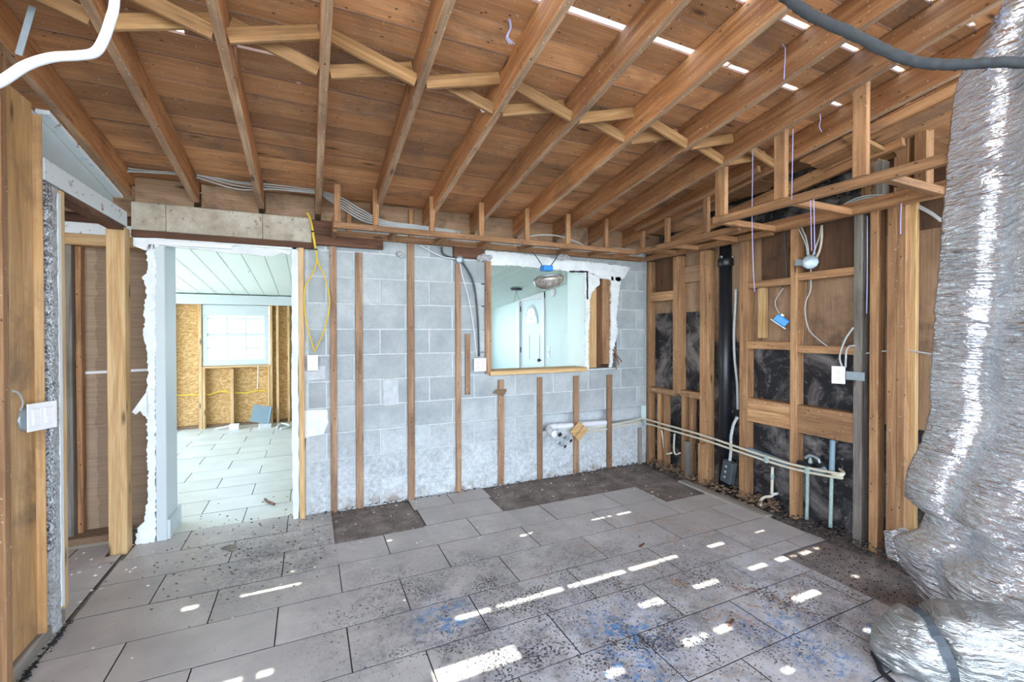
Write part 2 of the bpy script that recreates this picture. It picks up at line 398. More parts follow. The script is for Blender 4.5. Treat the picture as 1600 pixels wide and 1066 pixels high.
# ------------------------------------------------------------------ big structure: ground, floor slab, tiles
BY, RX, LX = 3.70, 3.25, -1.05          # face of block wall, face of right studs, face of left wall
g = struct(box('ground', (-30, -30, -.40), (30, 40, -.20), M['ground'], c=.01))
floor = struct(link('floor', mesh('floor', [(-3, -3, -.012), (4.6, -3, -.012), (4.6, 9.2, -.012), (-3, 9.2, -.012), (-3, -3, -.2), (4.6, -3, -.2), (4.6, 9.2, -.2), (-3, 9.2, -.2)],
    [(0, 1, 2, 3), (7, 6, 5, 4), (0, 4, 5, 1), (1, 5, 6, 2), (2, 6, 7, 3), (3, 7, 4, 0)]), M['slab']))
TW, TP, TX, TR = .30670, .23199, -.47716, 1.975
cuts = [(.15, .742, 3.12, 3.70), (1.39, 2.65, 3.13, 3.70), (2.65, 3.4, 2.75, 3.70), (2.67, 3.6, -3, 1.80), (3.13, 5, -3, BY), (-1.075, -1.057, -3, 3.6), (-1.26, -1.05, -3, 2.84), (-1.16, -1.04, 3.54, 3.95), (-1.06, -.86, 3.655, 3.94)]
def subtract(r, q):
    x0, x1, y0, y1 = r; a0, a1, b0, b1 = q
    if a0 >= x1 or a1 <= x0 or b0 >= y1 or b1 <= y0: return [r]
    out = []
    if a0 > x0: out.append((x0, a0, y0, y1))
    if a1 < x1: out.append((a1, x1, y0, y1))
    xa, xb = max(x0, a0), min(x1, a1)
    if b0 > y0: out.append((xa, xb, y0, b0))
    if b1 < y1: out.append((xa, xb, b1, y1))
    return out
_tm = {}
def tile_mesh(w_, d_, key):
    k = (round(w_, 3), round(d_, 3), key)
    if k not in _tm:
        me = bpy.data.meshes.new('tile'); b = bmesh.new(); bmesh.ops.create_cube(b, size=1)
        bmesh.ops.scale(b, vec=(w_, d_, .012), verts=b.verts)
        bmesh.ops.bevel(b, geom=[e for e in b.edges if e.verts[0].co.z > 0 and e.verts[1].co.z > 0], offset=.0007, segments=1, affect='EDGES')
        for f in b.faces:
            if abs(f.normal.z) < .3: f.material_index = 1
        b.to_mesh(me); b.free(); me.materials.append(M['tile2'] if key else M['tile']); me.materials.append(M['grout']); _tm[k] = me
    return _tm[k]
G = .0028
for j in range(1, 27):
    y1 = (j+TP)*TW; y0 = y1-TW
    if y0 > 7.55: break
    far = y0 > BY+.02
    xo = TX + (j % 2)*TR/2
    for i in range(-6, 9):
        x0 = (xo+i*TR)*TW; x1 = x0+TR*TW
        if x1 < -2.2 or x0 > 3.35: continue
        if far and (x0 > .45 or x1 < -2.3): continue
        rects = [(x0+G, x1-G, y0+G, y1-G)]
        for q in cuts: rects = [p for r in rects for p in subtract(r, q)]
        if y1 > 3.70 and y0 < 3.94:      # the row under the block wall shows in the doorways only
            for q in ((-.06, 3.6, 3.69, 3.92),): rects = [p for r in rects for p in subtract(r, q)]
        for a0, a1, b0, b1 in rects:
            if a1-a0 < .03 or b1-b0 < .03: continue
            o = link('tile', tile_mesh(a1-a0, b1-b0, far), M['tile2'] if far else M['tile'], floor,
                     Matrix.Translation(((a0+a1)/2, (b0+b1)/2, -.006 + random.uniform(-.0008, .0008))) @ Matrix.Rotation(random.uniform(-.002, .002), 4, 'X'))

# ------------------------------------------------------------------ roof: boards (parts of the ceiling) with open joints, rafters
Z0, SL = 2.275, .16
def rb(y): return Z0 + SL*(3.68-y)             # underside of rafters
RH = .160                                        # vertical height of a rafter
ceiling = struct(link('ceiling', mesh('ceiling', [(-2.2, -2.6, rb(-2.6)+RH), (4.6, -2.6, rb(-2.6)+RH), (4.6, .26, rb(.26)+RH), (-2.2, .26, rb(.26)+RH)] +
    [(-2.2, -2.6, rb(-2.6)+RH+.03), (4.6, -2.6, rb(-2.6)+RH+.03), (4.6, .26, rb(.26)+RH+.03), (-2.2, .26, rb(.26)+RH+.03)],
    [(0, 3, 2, 1), (4, 5, 6, 7), (0, 1, 5, 4), (1, 2, 6, 5), (2, 3, 7, 6), (3, 0, 4, 7)]), M['roof']))
edges = [.26, .41, .565, .72, .872, 1.028, 1.18, 1.332, 1.482, 1.635, 1.79, 1.945, 2.105, 2.30, 2.455, 2.61, 2.765, 2.92, 3.075, 3.23, 3.385, 3.54, 3.695, 3.85, 4.0]
slits = {1.635: [(.70, 1.975, .030), (1.985, 2.125, .024), (2.40, 2.53, .026), (2.86, 2.95, .022), (-.30, -.20, .022), (-.14, -.09, .03)],
         1.332: [(.51, .875, .085), (1.58, 1.66, .034), (1.67, 1.72, .045), (1.96, 2.13, .030), (2.40, 2.535, .026), (2.585, 2.61, .020), (2.64, 2.74, .032), (2.78, 2.83, .016), (2.87, 2.96, .028), (3.02, 3.06, .018), (3.08, 3.12, .022), (3.14, 3.19, .016)],
         1.028: [(1.15, 1.23, .036), (1.56, 1.66, .034), (1.685, 1.715, .024), (1.77, 1.86, .034), (2.34, 2.53, .036), (2.88, 2.92, .018)],
         .72: [(1.82, 1.87, .02), (2.40, 2.44, .02)],
         2.30: [(-.53, -.47, .03), (-.28, .005, .017), (1.36, 1.40, .022), (1.415, 1.45, .010), (1.95, 2.06, .012), (2.09, 2.12, .012), (2.16, 2.30, .016)],
         2.61: [(.52, .55, .012)], 2.455: [(-.05, -.03, .008)]}
BT = .012
for k in range(len(edges)-1):
    y0, y1 = edges[k]+.0008, edges[k+1]-.0008
    cutx = sorted(slits.get(edges[k+1], []))
    # outline in (x, y); the open joint is a notch in the far edge
    segs = []; x = -2.2
    for a, b_, wd in cutx:
        segs.append((x, a, 0)); segs.append((a, b_, wd)); x = b_
    segs.append((x, 4.6, 0))
    gv = .0055
    yc = (y0+y1)/2; zc = rb(yc)+RH+.001
    jz = random.uniform(0, .004)
    vs, fs = [], []
    for a, b_, wd in segs:
        ye = y1-wd; e = gv
        sec = [(y0, 0), (ye-e, 0), (ye-e, .007), (ye, .007), (ye, BT), (y0, BT)] if not wd else [(y0, 0), (ye, 0), (ye, .004), (ye, .008), (ye, BT), (y0, BT)]
        n0 = len(vs)
        for xx in (a, b_):
            for (yy, dz) in sec: vs.append((xx, yy-yc, rb(yy)+RH+.001+dz+jz-zc))
        for i in range(6): fs.append((n0+i, n0+(i+1) % 6, n0+6+(i+1) % 6, n0+6+i))
        fs.append(tuple(n0+i for i in range(5, -1, -1))); fs.append(tuple(n0+6+i for i in range(6)))
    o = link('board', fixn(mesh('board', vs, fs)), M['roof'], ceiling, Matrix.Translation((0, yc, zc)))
    o.data.materials.append(M['darkwood'])       # dark colour on the joint faces stands in for shade in the grooves
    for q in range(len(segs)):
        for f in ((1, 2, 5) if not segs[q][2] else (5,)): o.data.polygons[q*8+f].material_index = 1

RXS = [-1.06, -.695, -.305, .068, .478, .895, 1.318, 1.735, 2.155, 2.56, 2.985]
ORD = ['first', 'second', 'third', 'fourth', 'fifth', 'sixth', 'seventh', 'eighth', 'ninth', 'tenth', 'eleventh']
RAF_LABEL = ['brown rafter above the white painted header at the left wall',
 'greyish roof rafter crossed by the white looping cable, second rafter from the left',
 'roof rafter third from the left, ending on the middle of the concrete lintel',
 'roof rafter seen straight from below as a vertical bar, fourth rafter from the left',
 'nail-marked roof rafter fifth from the left, right of the vertical one',
 'roof rafter sixth from the left, a white plaster lump by its brace',
 'cracked roof rafter seventh from the left, bright daylight gap above it',
 'roof rafter eighth from the left, deep brown flank below the daylight gaps',
 'pale orange roof rafter ninth from the left, with a dark torn bark patch',
 'orange roof rafter tenth from the left, with two dark oval knots',
 'roof rafter farthest right, meeting the tall post beside the foil']
for i, x in enumerate(RXS):
    yb = 3.66 if i < 4 else 3.80
    ya = .15
    hc = RH/2
    wd = .040
    o = bar('rafter', (x, ya, rb(ya)+hc), (x, yb, rb(yb)+hc), wd, RH*.985, M['rafter'], None)
    o.data.materials.append(M['edge']); o.data.polygons[0].material_index = 1
    tag(o, RAF_LABEL[i], 'rafter', 'exposed roof rafters')
# crossed bridging between rafters
for i in range(len(RXS)-1):
    a, b_ = RXS[i]+.020, RXS[i+1]-.020
    yA, yB = (2.05, 2.125) if i % 2 else (2.125, 2.05)
    root = empty('cross_bridging', ((a+b_)/2, 2.08, rb(2.08)+.08),
                 'pair of crossed wooden braces between the %s and %s rafters from the left' % (ORD[i], ORD[i+1]), 'brace', 'cross bridging between the rafters')
    bar('brace', (a+.002, yA, rb(yA)+.128), (b_-.002, yA, rb(yA)+.022), .020, .058, M['brace'], root)
    bar('brace', (a+.002, yB, rb(yB)+.022), (b_-.002, yB, rb(yB)+.128), .020, .058, M['brace'], root)

# ------------------------------------------------------------------ back wall of concrete blocks
wall_back = struct(box('wall_back', (-.02, BY+.10, -.012), (1.40, BY+.19, 2.24), M['mortar'], c=.002))
def backing(lo, hi): return box('mortar_bed', lo, hi, M['mortar'], wall_back, c=.001)
OX0, OX1, OZ0, OZ1 = 1.475, 2.87, 1.035, 2.035      # rough opening of the pass-through
backing((1.40, BY+.10, -.012), (3.30, BY+.19, 1.02)); backing((2.89, BY+.10, 1.02), (3.30, BY+.19, 2.24)); backing((1.40, BY+.10, 2.05), (2.89, BY+.19, 2.24))
backing((-.02, BY+.0048, -.012), (1.40, BY+.10, 2.22)); backing((1.40, BY+.0048, .60), (3.28, BY+.10, 1.02)); backing((1.40, BY+.0048, -.012), (3.28, BY+.10, .43)); backing((2.89, BY+.0048, 1.02), (3.28, BY+.10, 2.22)); backing((1.40, BY+.0048, .43), (2.0, BY+.10, .60)); backing((1.40, BY+.0048, 2.05), (2.89, BY+.10, 2.22))
_bm = {}
def block(x0, x1, z0, z1, d=0.0):
    k = (round(x1-x0, 3), round(z1-z0, 3))
    if k not in _bm:
        me = bpy.data.meshes.new('block'); b = bmesh.new(); bmesh.ops.create_cube(b, size=1)
        bmesh.ops.scale(b, vec=(k[0], .10, k[1]), verts=b.verts)
        bmesh.ops.bevel(b, geom=[e for e in b.edges if e.verts[0].co.y < 0 and e.verts[1].co.y < 0], offset=.004, segments=1, affect='EDGES')
        b.to_mesh(me); b.free(); _bm[k] = me
    link('block', _bm[k], M['block'], wall_back, Matrix.Translation(((x0+x1)/2, BY+.05+d+random.uniform(0, .0025), (z0+z1)/2)))
mg = .0055
for k in range(11):
    z0, z1 = -.005+.2028*k, -.005+.2028*(k+1)
    xo = .93 if k % 2 == 0 else 1.1325
    for i in range(-4, 8):
        x0, x1 = xo+.4035*i, xo+.4035*(i+1)
        x0, x1 = max(x0, -.01), min(x1, 3.27)
        if x1-x0 < .04: continue
        rects = [(x0+mg, x1-mg, z0+mg, z1-mg)]
        for q in ((OX0-.005, OX1+.02, 1.02, 2.05), (1.99, 3.3, .445, .60)): rects = [p for r in rects for p in subtract(r, q)]
        for a0, a1, b0, b1 in rects:
            if a1-a0 > .03 and b1-b0 > .03: block(a0, a1, b0, b1)
# lintel and boards over the doorway
for a, b_ in ((-1.045, -.865), (-.862, -.30), (-.297, .022)): box('lintel', (a, 3.655+random.uniform(0, .003), 2.066), (b_, 3.86, 2.25), M['concrete'], wall_back, c=.005, axis=0)
box('header_board', (-1.045, 3.65, 2.020), (.04, 3.70, 2.064), M['darkwood'], wall_back)
box('header_board', (.024, 3.65, 2.055), (.545, 3.698, 2.130), M['darkwood'], wall_back)
box('header_board', (.024, 3.652, 2.132), (.19, 3.698, 2.235), M['darkwood'], wall_back)
box('header_board', (1.135, 3.66, 2.035), (1.42, 3.698, 2.128), M['darkwood'], wall_back)
box('fascia', (-2.2, 3.86, 2.19), (4.5, 3.885, rb(3.87)+RH-.004), M['plywood'], wall_back)
for i in range(len(RXS)-1):     # blocking boards between the rafter ends
    box('blocking', (RXS[i]+.022, 3.705, 2.25), (RXS[i+1]-.022, 3.73, rb(3.72)+RH-.004), M['plywood'], wall_back)
box('blocking', (RXS[-1]+.022, 3.705, 2.25), (4.5, 3.73, rb(3.72)+RH-.004), M['plywood'], wall_back)
# doorway: torn gypsum on the left, white painted reveal, pine strip on the right
Yd = 3.655
left_out = [onY(Yd, *q) for q in [(240, 377), (228, 385), (231, 420), (222, 436), (229, 450), (226, 480), (224, 520), (228, 545), (231, 575), (228, 640), (230, 700), (231, 770), (226, 815), (214, 826), (211, 850), (243, 848), (243, 377)]]
slab('gypsum_board', jag(left_out, .007, .014), .03, M['gypsum'], wall_back)
slab('torn_paper', [onY(3.64, *q) for q in [(229, 612), (206, 644), (212, 648), (219, 642), (224, 650), (230, 651)]], .004, M['gypsum'], wall_back)
top_out = [onY(Yd, *q) for q in [(208, 371), (300, 376), (364, 381), (364, 386), (385, 384), (455, 392), (452, 398), (440, 395), (425, 401), (380, 396), (362, 397), (330, 392), (250, 383), (238, 391), (226, 391), (208, 384)]]
slab('gypsum_board', jag(top_out, .004, .05), .02, M['gypsum'], wall_back)
bar('corner_trim', onY(3.645, 234, 378), onY(3.645, 362, 386), .012, .03, M['white'], wall_back)
box('reveal', (-.93, 3.66, -.002), (-.872, 3.93, 2.012), M['tealtrim'], wall_back, c=.004)
box('baseboard', (-.871, 3.665, 0), (-.855, 3.955, .13), M['tealtrim'], wall_back, axis=1)
box('reveal', (-.93, 3.66, 2.005), (-.07, 3.93, 2.05), M['gypsum'], wall_back, c=.004)
box('reveal', (-.112, 3.66, -.002), (-.075, 3.93, 2.02), M['gypsum'], wall_back, c=.004)
slab('gypsum_board', jag([onY(3.65, *q) for q in [(456, 390), (470, 392), (468, 470), (466, 560), (467, 700), (467, 800), (458, 808), (456, 700)]], .004, .05), .02, M['gypsum'], wall_back)
box('pine_strip', (-.068, 3.645, .0), (-.030, 3.70, 2.02), M['pine'], wall_back)
box('block_end', (-.03, 3.70, -.01), (.0, 3.90, 2.06), M['mortar'], wall_back, c=.003)
# smooth mortar repairs on the blocks
slab('mortar_patch', jag([onY(BY-.002, *q) for q in [(472, 642), (511, 640), (513, 660), (506, 678), (472, 684)]], .003, .03), .006, M['gypsum'], wall_back)
slab('mortar_patch', jag([onY(BY-.001, *q) for q in [(599, 594), (622, 593), (623, 632), (600, 634)]], .003, .03), .006, M['mortar'], wall_back)
slab('mortar_patch', jag([onY(BY-.001, *q) for q in [(471, 575), (508, 572), (508, 592), (471, 596)]], .003, .03), .006, M['mortar'], wall_back)
slab('wall_gap', [onY(BY-.003, *q) for q in [(472, 684), (478, 686), (477, 705), (473, 730), (471, 730)]], .004, M['blacktape'], wall_back)

# pass-through surround
sur_top = [onY(3.68, *q) for q in [(750, 391), (800, 395), (860, 403), (960, 414), (985, 418), (977, 432), (968, 440), (935, 434), (921, 427), (860, 421), (800, 415), (768, 415), (764, 411), (752, 406)]]
slab('gypsum_board', jag(sur_top, .006, .015), .02, M['gypsum'], wall_back)
slab('gypsum_board', jag([onY(3.68, *q) for q in [(914, 424), (938, 431), (937, 445), (930, 450), (925, 458), (922, 468), (921.5, 500), (919.5, 530), (920, 577), (915, 577)]], .007, .012), .02, M['gypsum'], wall_back)
slab('gypsum_board', jag([onY(3.68, *q) for q in [(955, 432), (970, 434), (966, 470), (963, 500), (965, 520), (960, 545), (957, 572), (953, 575), (955, 500)]], .008, .012), .02, M['gypsum'], wall_back)
box('sill_board', (1.47, 3.66, 1.000), (2.50, 3.89, 1.040), M['pine'], wall_back)
box('gypsum_reveal', (1.47, 3.72, 2.03), (2.88, 3.90, 2.052), M['gypsum'], wall_back, c=.002)
box('pine_stud', (2.527, 3.69, 1.03), (2.632, 3.78, 1.99), M['pine'], wall_back)
box('pocket_stud', (2.634, 3.75, 1.03), (2.715, 3.80, 2.0), M['darkwood'], wall_back)
box('pocket_stud', (2.717, 3.71, 1.06), (2.83, 3.76, 1.99), M['stud'], wall_back)
box('pocket_back', (2.53, 3.80, 1.0), (2.90, 3.88, 2.05), M['darkwood'], wall_back)
box('gypsum_reveal', (2.495, 3.70, 1.04), (2.524, 4.02, 2.04), M['teal'], wall_back, c=.002)
tag_parts = [[(948, 560), (958, 572), (968, 578)], [(962, 540), (968, 560), (972, 577)]]

# furring strips, each nailed to the blocks
STR = [(517.5, 527.5, 384, 800, 'furring strip at the right of the yellow cable, full height, pale at its foot'),
       (557, 568, 395, 794, 'narrow furring strip with a free top end, second from the doorway'),
       (638, 648.5, 380, 780, 'full-height furring strip on the blocks, third from the doorway'),
       (713, 721, 412, 770, 'furring strip under the round grey junction cap'),
       (758.5, 768, 408, 585, 'short furring strip framing the left side of the pass-through opening')]
for u0, u1, v0, v1, lab in STR:
    a = onY(3.68, u0, v1).x; b_ = onY(3.68, u1, v1).x
    zt = onY(3.68, (u0+u1)/2, v0).z; zb_ = max(0.0, onY(3.68, (u0+u1)/2, v1).z) if v1 > 700 else onY(3.68, u0, v1).z
    tag(box('furring_strip', (a, 3.679, zb_-.008 if v1 > 700 else zb_), (b_, 3.699, zt), M['strip']), lab, 'wood strip', 'furring strips on the block wall')
for u0, u1, v0, v1, lab in [(727.5, 735, 522, 617, 'short loose furring strip left of the white outlet plate'),
                            (779, 788, 594, 758, 'short furring strip under the pass-through with a scrap stuck to its upper end'),
                            (840.5, 848, 590, 751, 'short furring strip under the pass-through, left of the white drain pipe'),
                            (897, 905, 588, 741, 'short furring strip under the pass-through, behind the tan wood scrap'),
                            (949, 956.5, 586, 733, 'short furring strip under the pass-through nearest the corner')]:
    a = onY(3.68, u0, v1).x; b_ = onY(3.68, u1, v1).x
    tag(box('furring_strip', (a, 3.679, max(-.008, onY(3.68, u0, v1).z)), (b_, 3.699, onY(3.68, u0, v0).z), M['strip']), lab, 'wood strip', 'furring strips on the block wall')
tag(box('furring_strip', (3.16, 3.665, -.008), (3.195, 3.699, .37), M['greywood']), 'short grey wood stub standing in the room corner under the pipes', 'wood strip')
t = empty('paper_scrap', onY(3.66, 783, 610), 'torn tan paper scrap stuck on the strip below the pass-through', 'scrap')
slab('scrap_sheet', [onY(3.67, *q) for q in [(770, 614), (776, 609), (791, 608), (792, 611), (788, 617), (786, 620), (778, 616), (772, 615)]], .006, M['brownchip'], t)

# ------------------------------------------------------------------ right wall: sheathing panels, studs, blocking
SX = RX+.09
wall_right = struct(box('wall_right', (SX+.03, 1.20, -.012), (SX+.05, 3.80, 2.2), M['darkwood'], c=.002))
def sheath(y0, y1, z0, z1, mt, d=0.0): return box('panel', (SX+.004-d, y0, z0), (SX+.028-d, y1, z1), M[mt], wall_right, c=.002, axis=2)
ys = [3.69, 3.22, 2.90, 2.42, 2.06, 1.64, 1.20]
for a, b_ in zip(ys[1:], ys[:-1]): sheath(a+.002, b_-.002, .80, 2.24, 'plywood')
for a, b_ in zip(ys[1:], ys[:-1]): sheath(a+.002, b_-.002, -.012, .798, 'tar')
for a, b_, t_ in ((3.22, 3.69, 1.58), (2.90, 3.22, 1.58), (2.42, 2.90, 1.30), (2.06, 2.42, 1.27), (1.64, 2.06, 1.26), (1.2, 1.64, .55)):
    box('tar_paper', (SX-.004, a, -.01), (SX+.002, b_, t_), M['tar'], wall_right, c=.001, axis=2)
M['plydark'] = wood('stained brown sheathing', '#4b3524', '#6b4d36', '#86654a', '#241b15', .9, None, g=(.6, 3, 3), vary=.15)
for a, b_, z_ in ((1.64, 2.06, 1.77), (2.06, 2.42, 1.79), (3.22, 3.69, 1.80), (1.2, 1.64, 2.0)): box('stained_panel', (SX-.002, a+.003, z_), (SX+.0035, b_-.003, 2.20), M['plydark'], wall_right, c=.001, axis=2)
ZT = 2.20
STUDS = [(1003, 1014, 0, 2.12, 'stud', 'right-wall stud in the room corner beside the block wall'),
         (1051, 1062, .80, 2.12, 'stud', 'right-wall stud standing on the short ledge, between the corner stud and the dusty stud'),
         (1093, 1106, .02, 2.12, 'stud', 'dusty right-wall stud immediately left of the black vent pipe'),
         (1155, 1167, .02, 2.14, 'stud', 'right-wall stud immediately right of the black vent pipe'),
         (1234, 1244.5, .02, 2.16, 'stud', 'right-wall stud carrying the round steel junction box'),
         (1333, 1346, .0, 2.19, 'greywood', 'grey nail-pocked stud with the steel outlet bracket'),
         (1358, 1371, .0, 2.19, 'stud', 'narrow stud just right of the grey nail-pocked stud'),
         (1385, 1400.5, .0, 2.19, 'stud', 'left board of the doubled studs beside the foil'),
         (1400.8, 1414, .0, 2.19, 'stud', 'right board of the doubled studs beside the foil')]
SY = []
for u0, u1, z0, z1, mt, lab in STUDS:
    y1, y0 = onX(RX, u0, 600).y, onX(RX, u1, 600).y
    y1 = min(y1, 3.655); y0 = min(y0, y1-.036); SY.append((y0, y1))
    tag(box('wall_stud', (RX, y0, z0-.012), (SX-.006, y1, z1), M[mt]), lab, 'wall stud', 'exposed studs of the right wall')
y1 = onX(RX+.05, 1414.5, 600).y
tag(box('wall_stud', (RX+.05, y1-.05, -.012), (SX-.004, y1, 2.19), M['pine']), 'pale fresh pine stud behind the doubled studs, next to the foil', 'wall stud')
def rblock(name, u0, u1, v0, v1, mt='stud', x0=RX+.005, x1=SX-.006, root=None):
    """piece of blocking between two studs, given by its picture corners on the stud face"""
    a = onX(RX, u0, v0); b_ = onX(RX, u1, v1)
    zt = onX(RX, (u0+u1)/2, v0).z; zl = onX(RX, (u0+u1)/2, v1).z
    ya, yb = max(a.y, b_.y), min(a.y, b_.y)
    for (s0, s1) in SY:       # trim to the stud faces
        if s0 < ya < s1 or abs(ya-s0) < .03: ya = s0-.001
        if s0 < yb < s1 or abs(yb-s1) < .03: yb = s1+.001
    return box(name, (x0, yb, zl), (x1, ya, zt), M[mt], root or wall_right, axis=1)
rblock('blocking', 1014, 1051, 456, 470); rblock('blocking', 1064, 1092, 414, 440, 'plywood', RX+.05)
rblock('blocking', 1014, 1051, 607, 616); rblock('blocking', 1064, 1093, 612, 622)
rblock('blocking', 1168, 1234, 437, 448); rblock('blocking', 1246, 1333, 422, 434)
rblock('blocking', 1168, 1234, 534, 546); rblock('blocking', 1246, 1333, 541, 553)
rblock('blocking', 1168, 1234, 627, 665, 'stud', RX+.008); rblock('blocking', 1246, 1333, 640, 685, 'stud', RX+.008)
y_ = onX(SX-.03, 1190, 500).y
box('jack_stud', (SX-.05, y_-.04, 1.34), (SX-.006, y_+.02, 1.76), M['pine'], wall_right)
for u, z1 in ((1030, .765), (1040, .765), (1068, .765), (1080, .765)):
    y_ = onX(RX+.03, u, 640).y; box('short_stud', (RX+.02, y_-.02, -.01), (SX-.01, y_+.018, z1), M['stud'], wall_right)
for u, z1 in ((1078, .36), (1100, .38)):
    y_ = onX(RX+.0, u, 690).y; box('short_stud', (RX-.045, y_-.028, -.01), (RX-.004, y_+.028, z1), M['greywood' if u < 1090 else 'stud'], wall_right)
box('top_plate', (RX, 1.20, 2.205), (SX, 3.66, 2.243), M['soffit'], wall_right)
box('top_plate', (RX+.02, .40, 2.36), (RX+.10, 2.6, 2.40), M['soffit'], wall_right)
# cavity under the eave behind the right wall, and a plank end wall
cav = struct(box('wall_outer', (4.42, .3, -.2), (4.46, 4.0, 3.1), M['darkwood'], c=.002))
for i in range(6):
    box('plank', (SX+.06, 3.76, 2.0+i*.13), (4.4, 3.79, 2.128+i*.13), M['darkwood'], cav)
for k, (a, b_) in enumerate(((1.75, 2.4), (2.41, 3.05), (3.06, 3.70))): box('tar_paper', (3.46, a, 2.15), (3.465, b_, rb(b_)+RH-.01), M['tar'], cav, c=.001, axis=2)  # black sheets added to darken the eave cavity
for y_ in (2.92, 2.5, 2.08, 1.66): box('outer_post', (SX+.25, y_-.02, 1.9), (SX+.34, y_+.02, rb(y_)+RH-.005), M['darkwood'], cav)
# studs carried up through the eave, and planks along the slope past the last rafter
for y_, x0 in ((1.52, 3.42), (1.43, 3.42), (1.72, 3.42)):
    box('cripple_stud', (x0, y_-.03, 2.245), (x0+.09, y_+.03, rb(y_)+RH-.006), M['stud'], wall_right)
y_ = 1.60; box('cripple_stud', (RX+.12, y_, 2.245), (RX+.20, y_+.045, 2.50), M['greywood'], wall_right)
for k in range(3):
    bar('sloping_plank', (3.14+k*.13, .3, rb(.3)+.02-k*.015), (3.14+k*.13, 1.95, rb(1.95)+.02-k*.015), .125, .02, M['roof'], ceiling)
bar('sloping_plank', (3.03, 1.62, rb(1.62)-.005), (3.5, 1.62, rb(1.62)-.06), .07, .025, M['brace'], ceiling)
bar('sloping_plank', (3.38, 1.5, 2.60), (3.38, 3.5, 2.30), .04, .10, M['soffit'], ceiling)

# ------------------------------------------------------------------ left wall
wall_left = struct(box('wall_left', (-1.24, 1.2, -.012), (-1.215, 2.66, 2.75), M['plywood'], c=.002))
ya, yb = onX(LX, 16, 600).y, onX(LX, 75, 600).y
tag(box('wall_stud', (LX-.09, ya-.042, -.012), (LX, ya, 2.52), M['stud']), 'stud at the far left edge of the photo, cut by the frame', 'wall stud')
tag(box('wide_board', (LX-.115, ya+.004, .08), (LX-.03, yb-.03, 2.385), M['oldboard'], axis=2), 'wide stained board behind the light switch, left of the crumbling plaster edge', 'board')
box('stud', (LX-.03, ya+.25, .08), (LX-.002, yb-.031, 2.34), M['oldboard'], wall_left)
y0, y1 = onX(LX, 75, 600).y, onX(LX, 84, 600).y
# crumbling plaster return with metal lath
def ragged_post(name, x0, x1, y0, y1, z0, z1, mt, root, amp=.008, n=70):
    vs, fs = [], []
    for i in range(n+1):
        z = z0+(z1-z0)*i/n; j = lambda: random.uniform(-amp, amp)
        vs += [(x0, y0, z), (x1+j()*.6, y0+j(), z), (x1+j()*.6, y1+j()*.5, z), (x0, y1, z)]
    for i in range(n):
        for k in range(4): fs.append((i*4+k, i*4+(k+1) % 4, i*4+4+(k+1) % 4, i*4+4+k))
    fs += [(3, 2, 1, 0), (n*4, n*4+1, n*4+2, n*4+3)]
    return link(name, mesh(name, vs, fs), M[mt], root)
ragged_post('lath_edge', LX-.10, LX+.004, y0-.004, y1-.008, .42, 2.06, 'lath', wall_left)
ragged_post('plaster_edge', LX-.10, LX, y1-.008, onX(LX, 92, 600).y, .03, 2.06, 'rough', wall_left, .004)
box('gypsum_board', (LX-.1, onX(LX, 92, 600).y+.001, .12), (LX+.002, onX(LX, 97.5, 600).y, 2.04), M['gypsum'], wall_left)
box('pine_jamb', (LX-.12, onX(LX, 97.5, 600).y+.001, .1), (LX+.0, onX(LX, 104, 600).y, 2.06), M['pine'], wall_left)
box('base_plate', (LX-.14, 1.3, -.012), (LX-.012, 2.80, .075), M['greywood'], wall_left)
# header over the left opening, painted white, gypsum above it up to the first rafter
box('header_beam', (LX-.09, 2.63, 2.07), (LX+.0, 3.60, 2.165), M['whitewood'], wall_left)
box('header_under', (LX-.085, 2.80, 2.04), (LX-.005, 3.60, 2.069), M['darkwood'], wall_left)
pl = [(LX-.075, 2.62, 2.16), (LX-.075, 3.62, 2.16), (LX-.075, 3.62, rb(3.62)-.03), (LX-.075, 2.62, rb(2.62)-.03)]
slab('gypsum_board', pl, -.012, M['tealtrim'], wall_left, (1, 0, 0))
bar('ceiling_trim', (LX-.05, 2.74, rb(2.74)-.02), (LX-.05, 3.62, rb(3.62)-.02), .05, .02, M['whitewood'], wall_left)
tag(box('pine_post', (-1.145, 3.56, -.012), (-1.052, 3.65, 2.058), M['pine']), 'new pine post with a big knot, left of the doorway', 'post')
# brown panel wall beyond the left opening
wall_hall = struct(box('wall_hall', (-2.3, 3.955, -.01), (-.94, 3.985, 2.35), M['kraft'], c=.002))
box('hall_stud', (-1.53, 3.86, -.012), (-1.418, 3.95, 1.97), M['greywood'], wall_hall)
box('hall_stud', (-1.416, 3.90, -.012), (-1.385, 3.953, 1.97), M['soffit'], wall_hall)
struct(box('hall_shade_wall', (-2.36, 1.0, -.012), (-2.31, 4.0, 2.75), M['kraft'], c=.002))  # unseen wall added to keep open sky from brightening the hall
box('hall_lining', (-2.3, 3.93, 2.121), (-1.05, 3.953, 2.46), M['darkwood'], wall_hall)
box('hall_header', (-1.6, 3.84, 1.972), (-.95, 3.95, 2.045), M['pine'], wall_hall)
box('hall_header', (-1.6, 3.84, 2.046), (-1.05, 3.929, 2.12), M['whitewood'], wall_hall)
box('hall_plate', (-1.55, 3.80, -.012), (-1.15, 3.95, .045), M['brownchip'], wall_hall)
bar('tape_line', (-1.40, 3.952, 1.118), (-.96, 3.952, 1.128), .004, .018, M['white'], wall_hall)

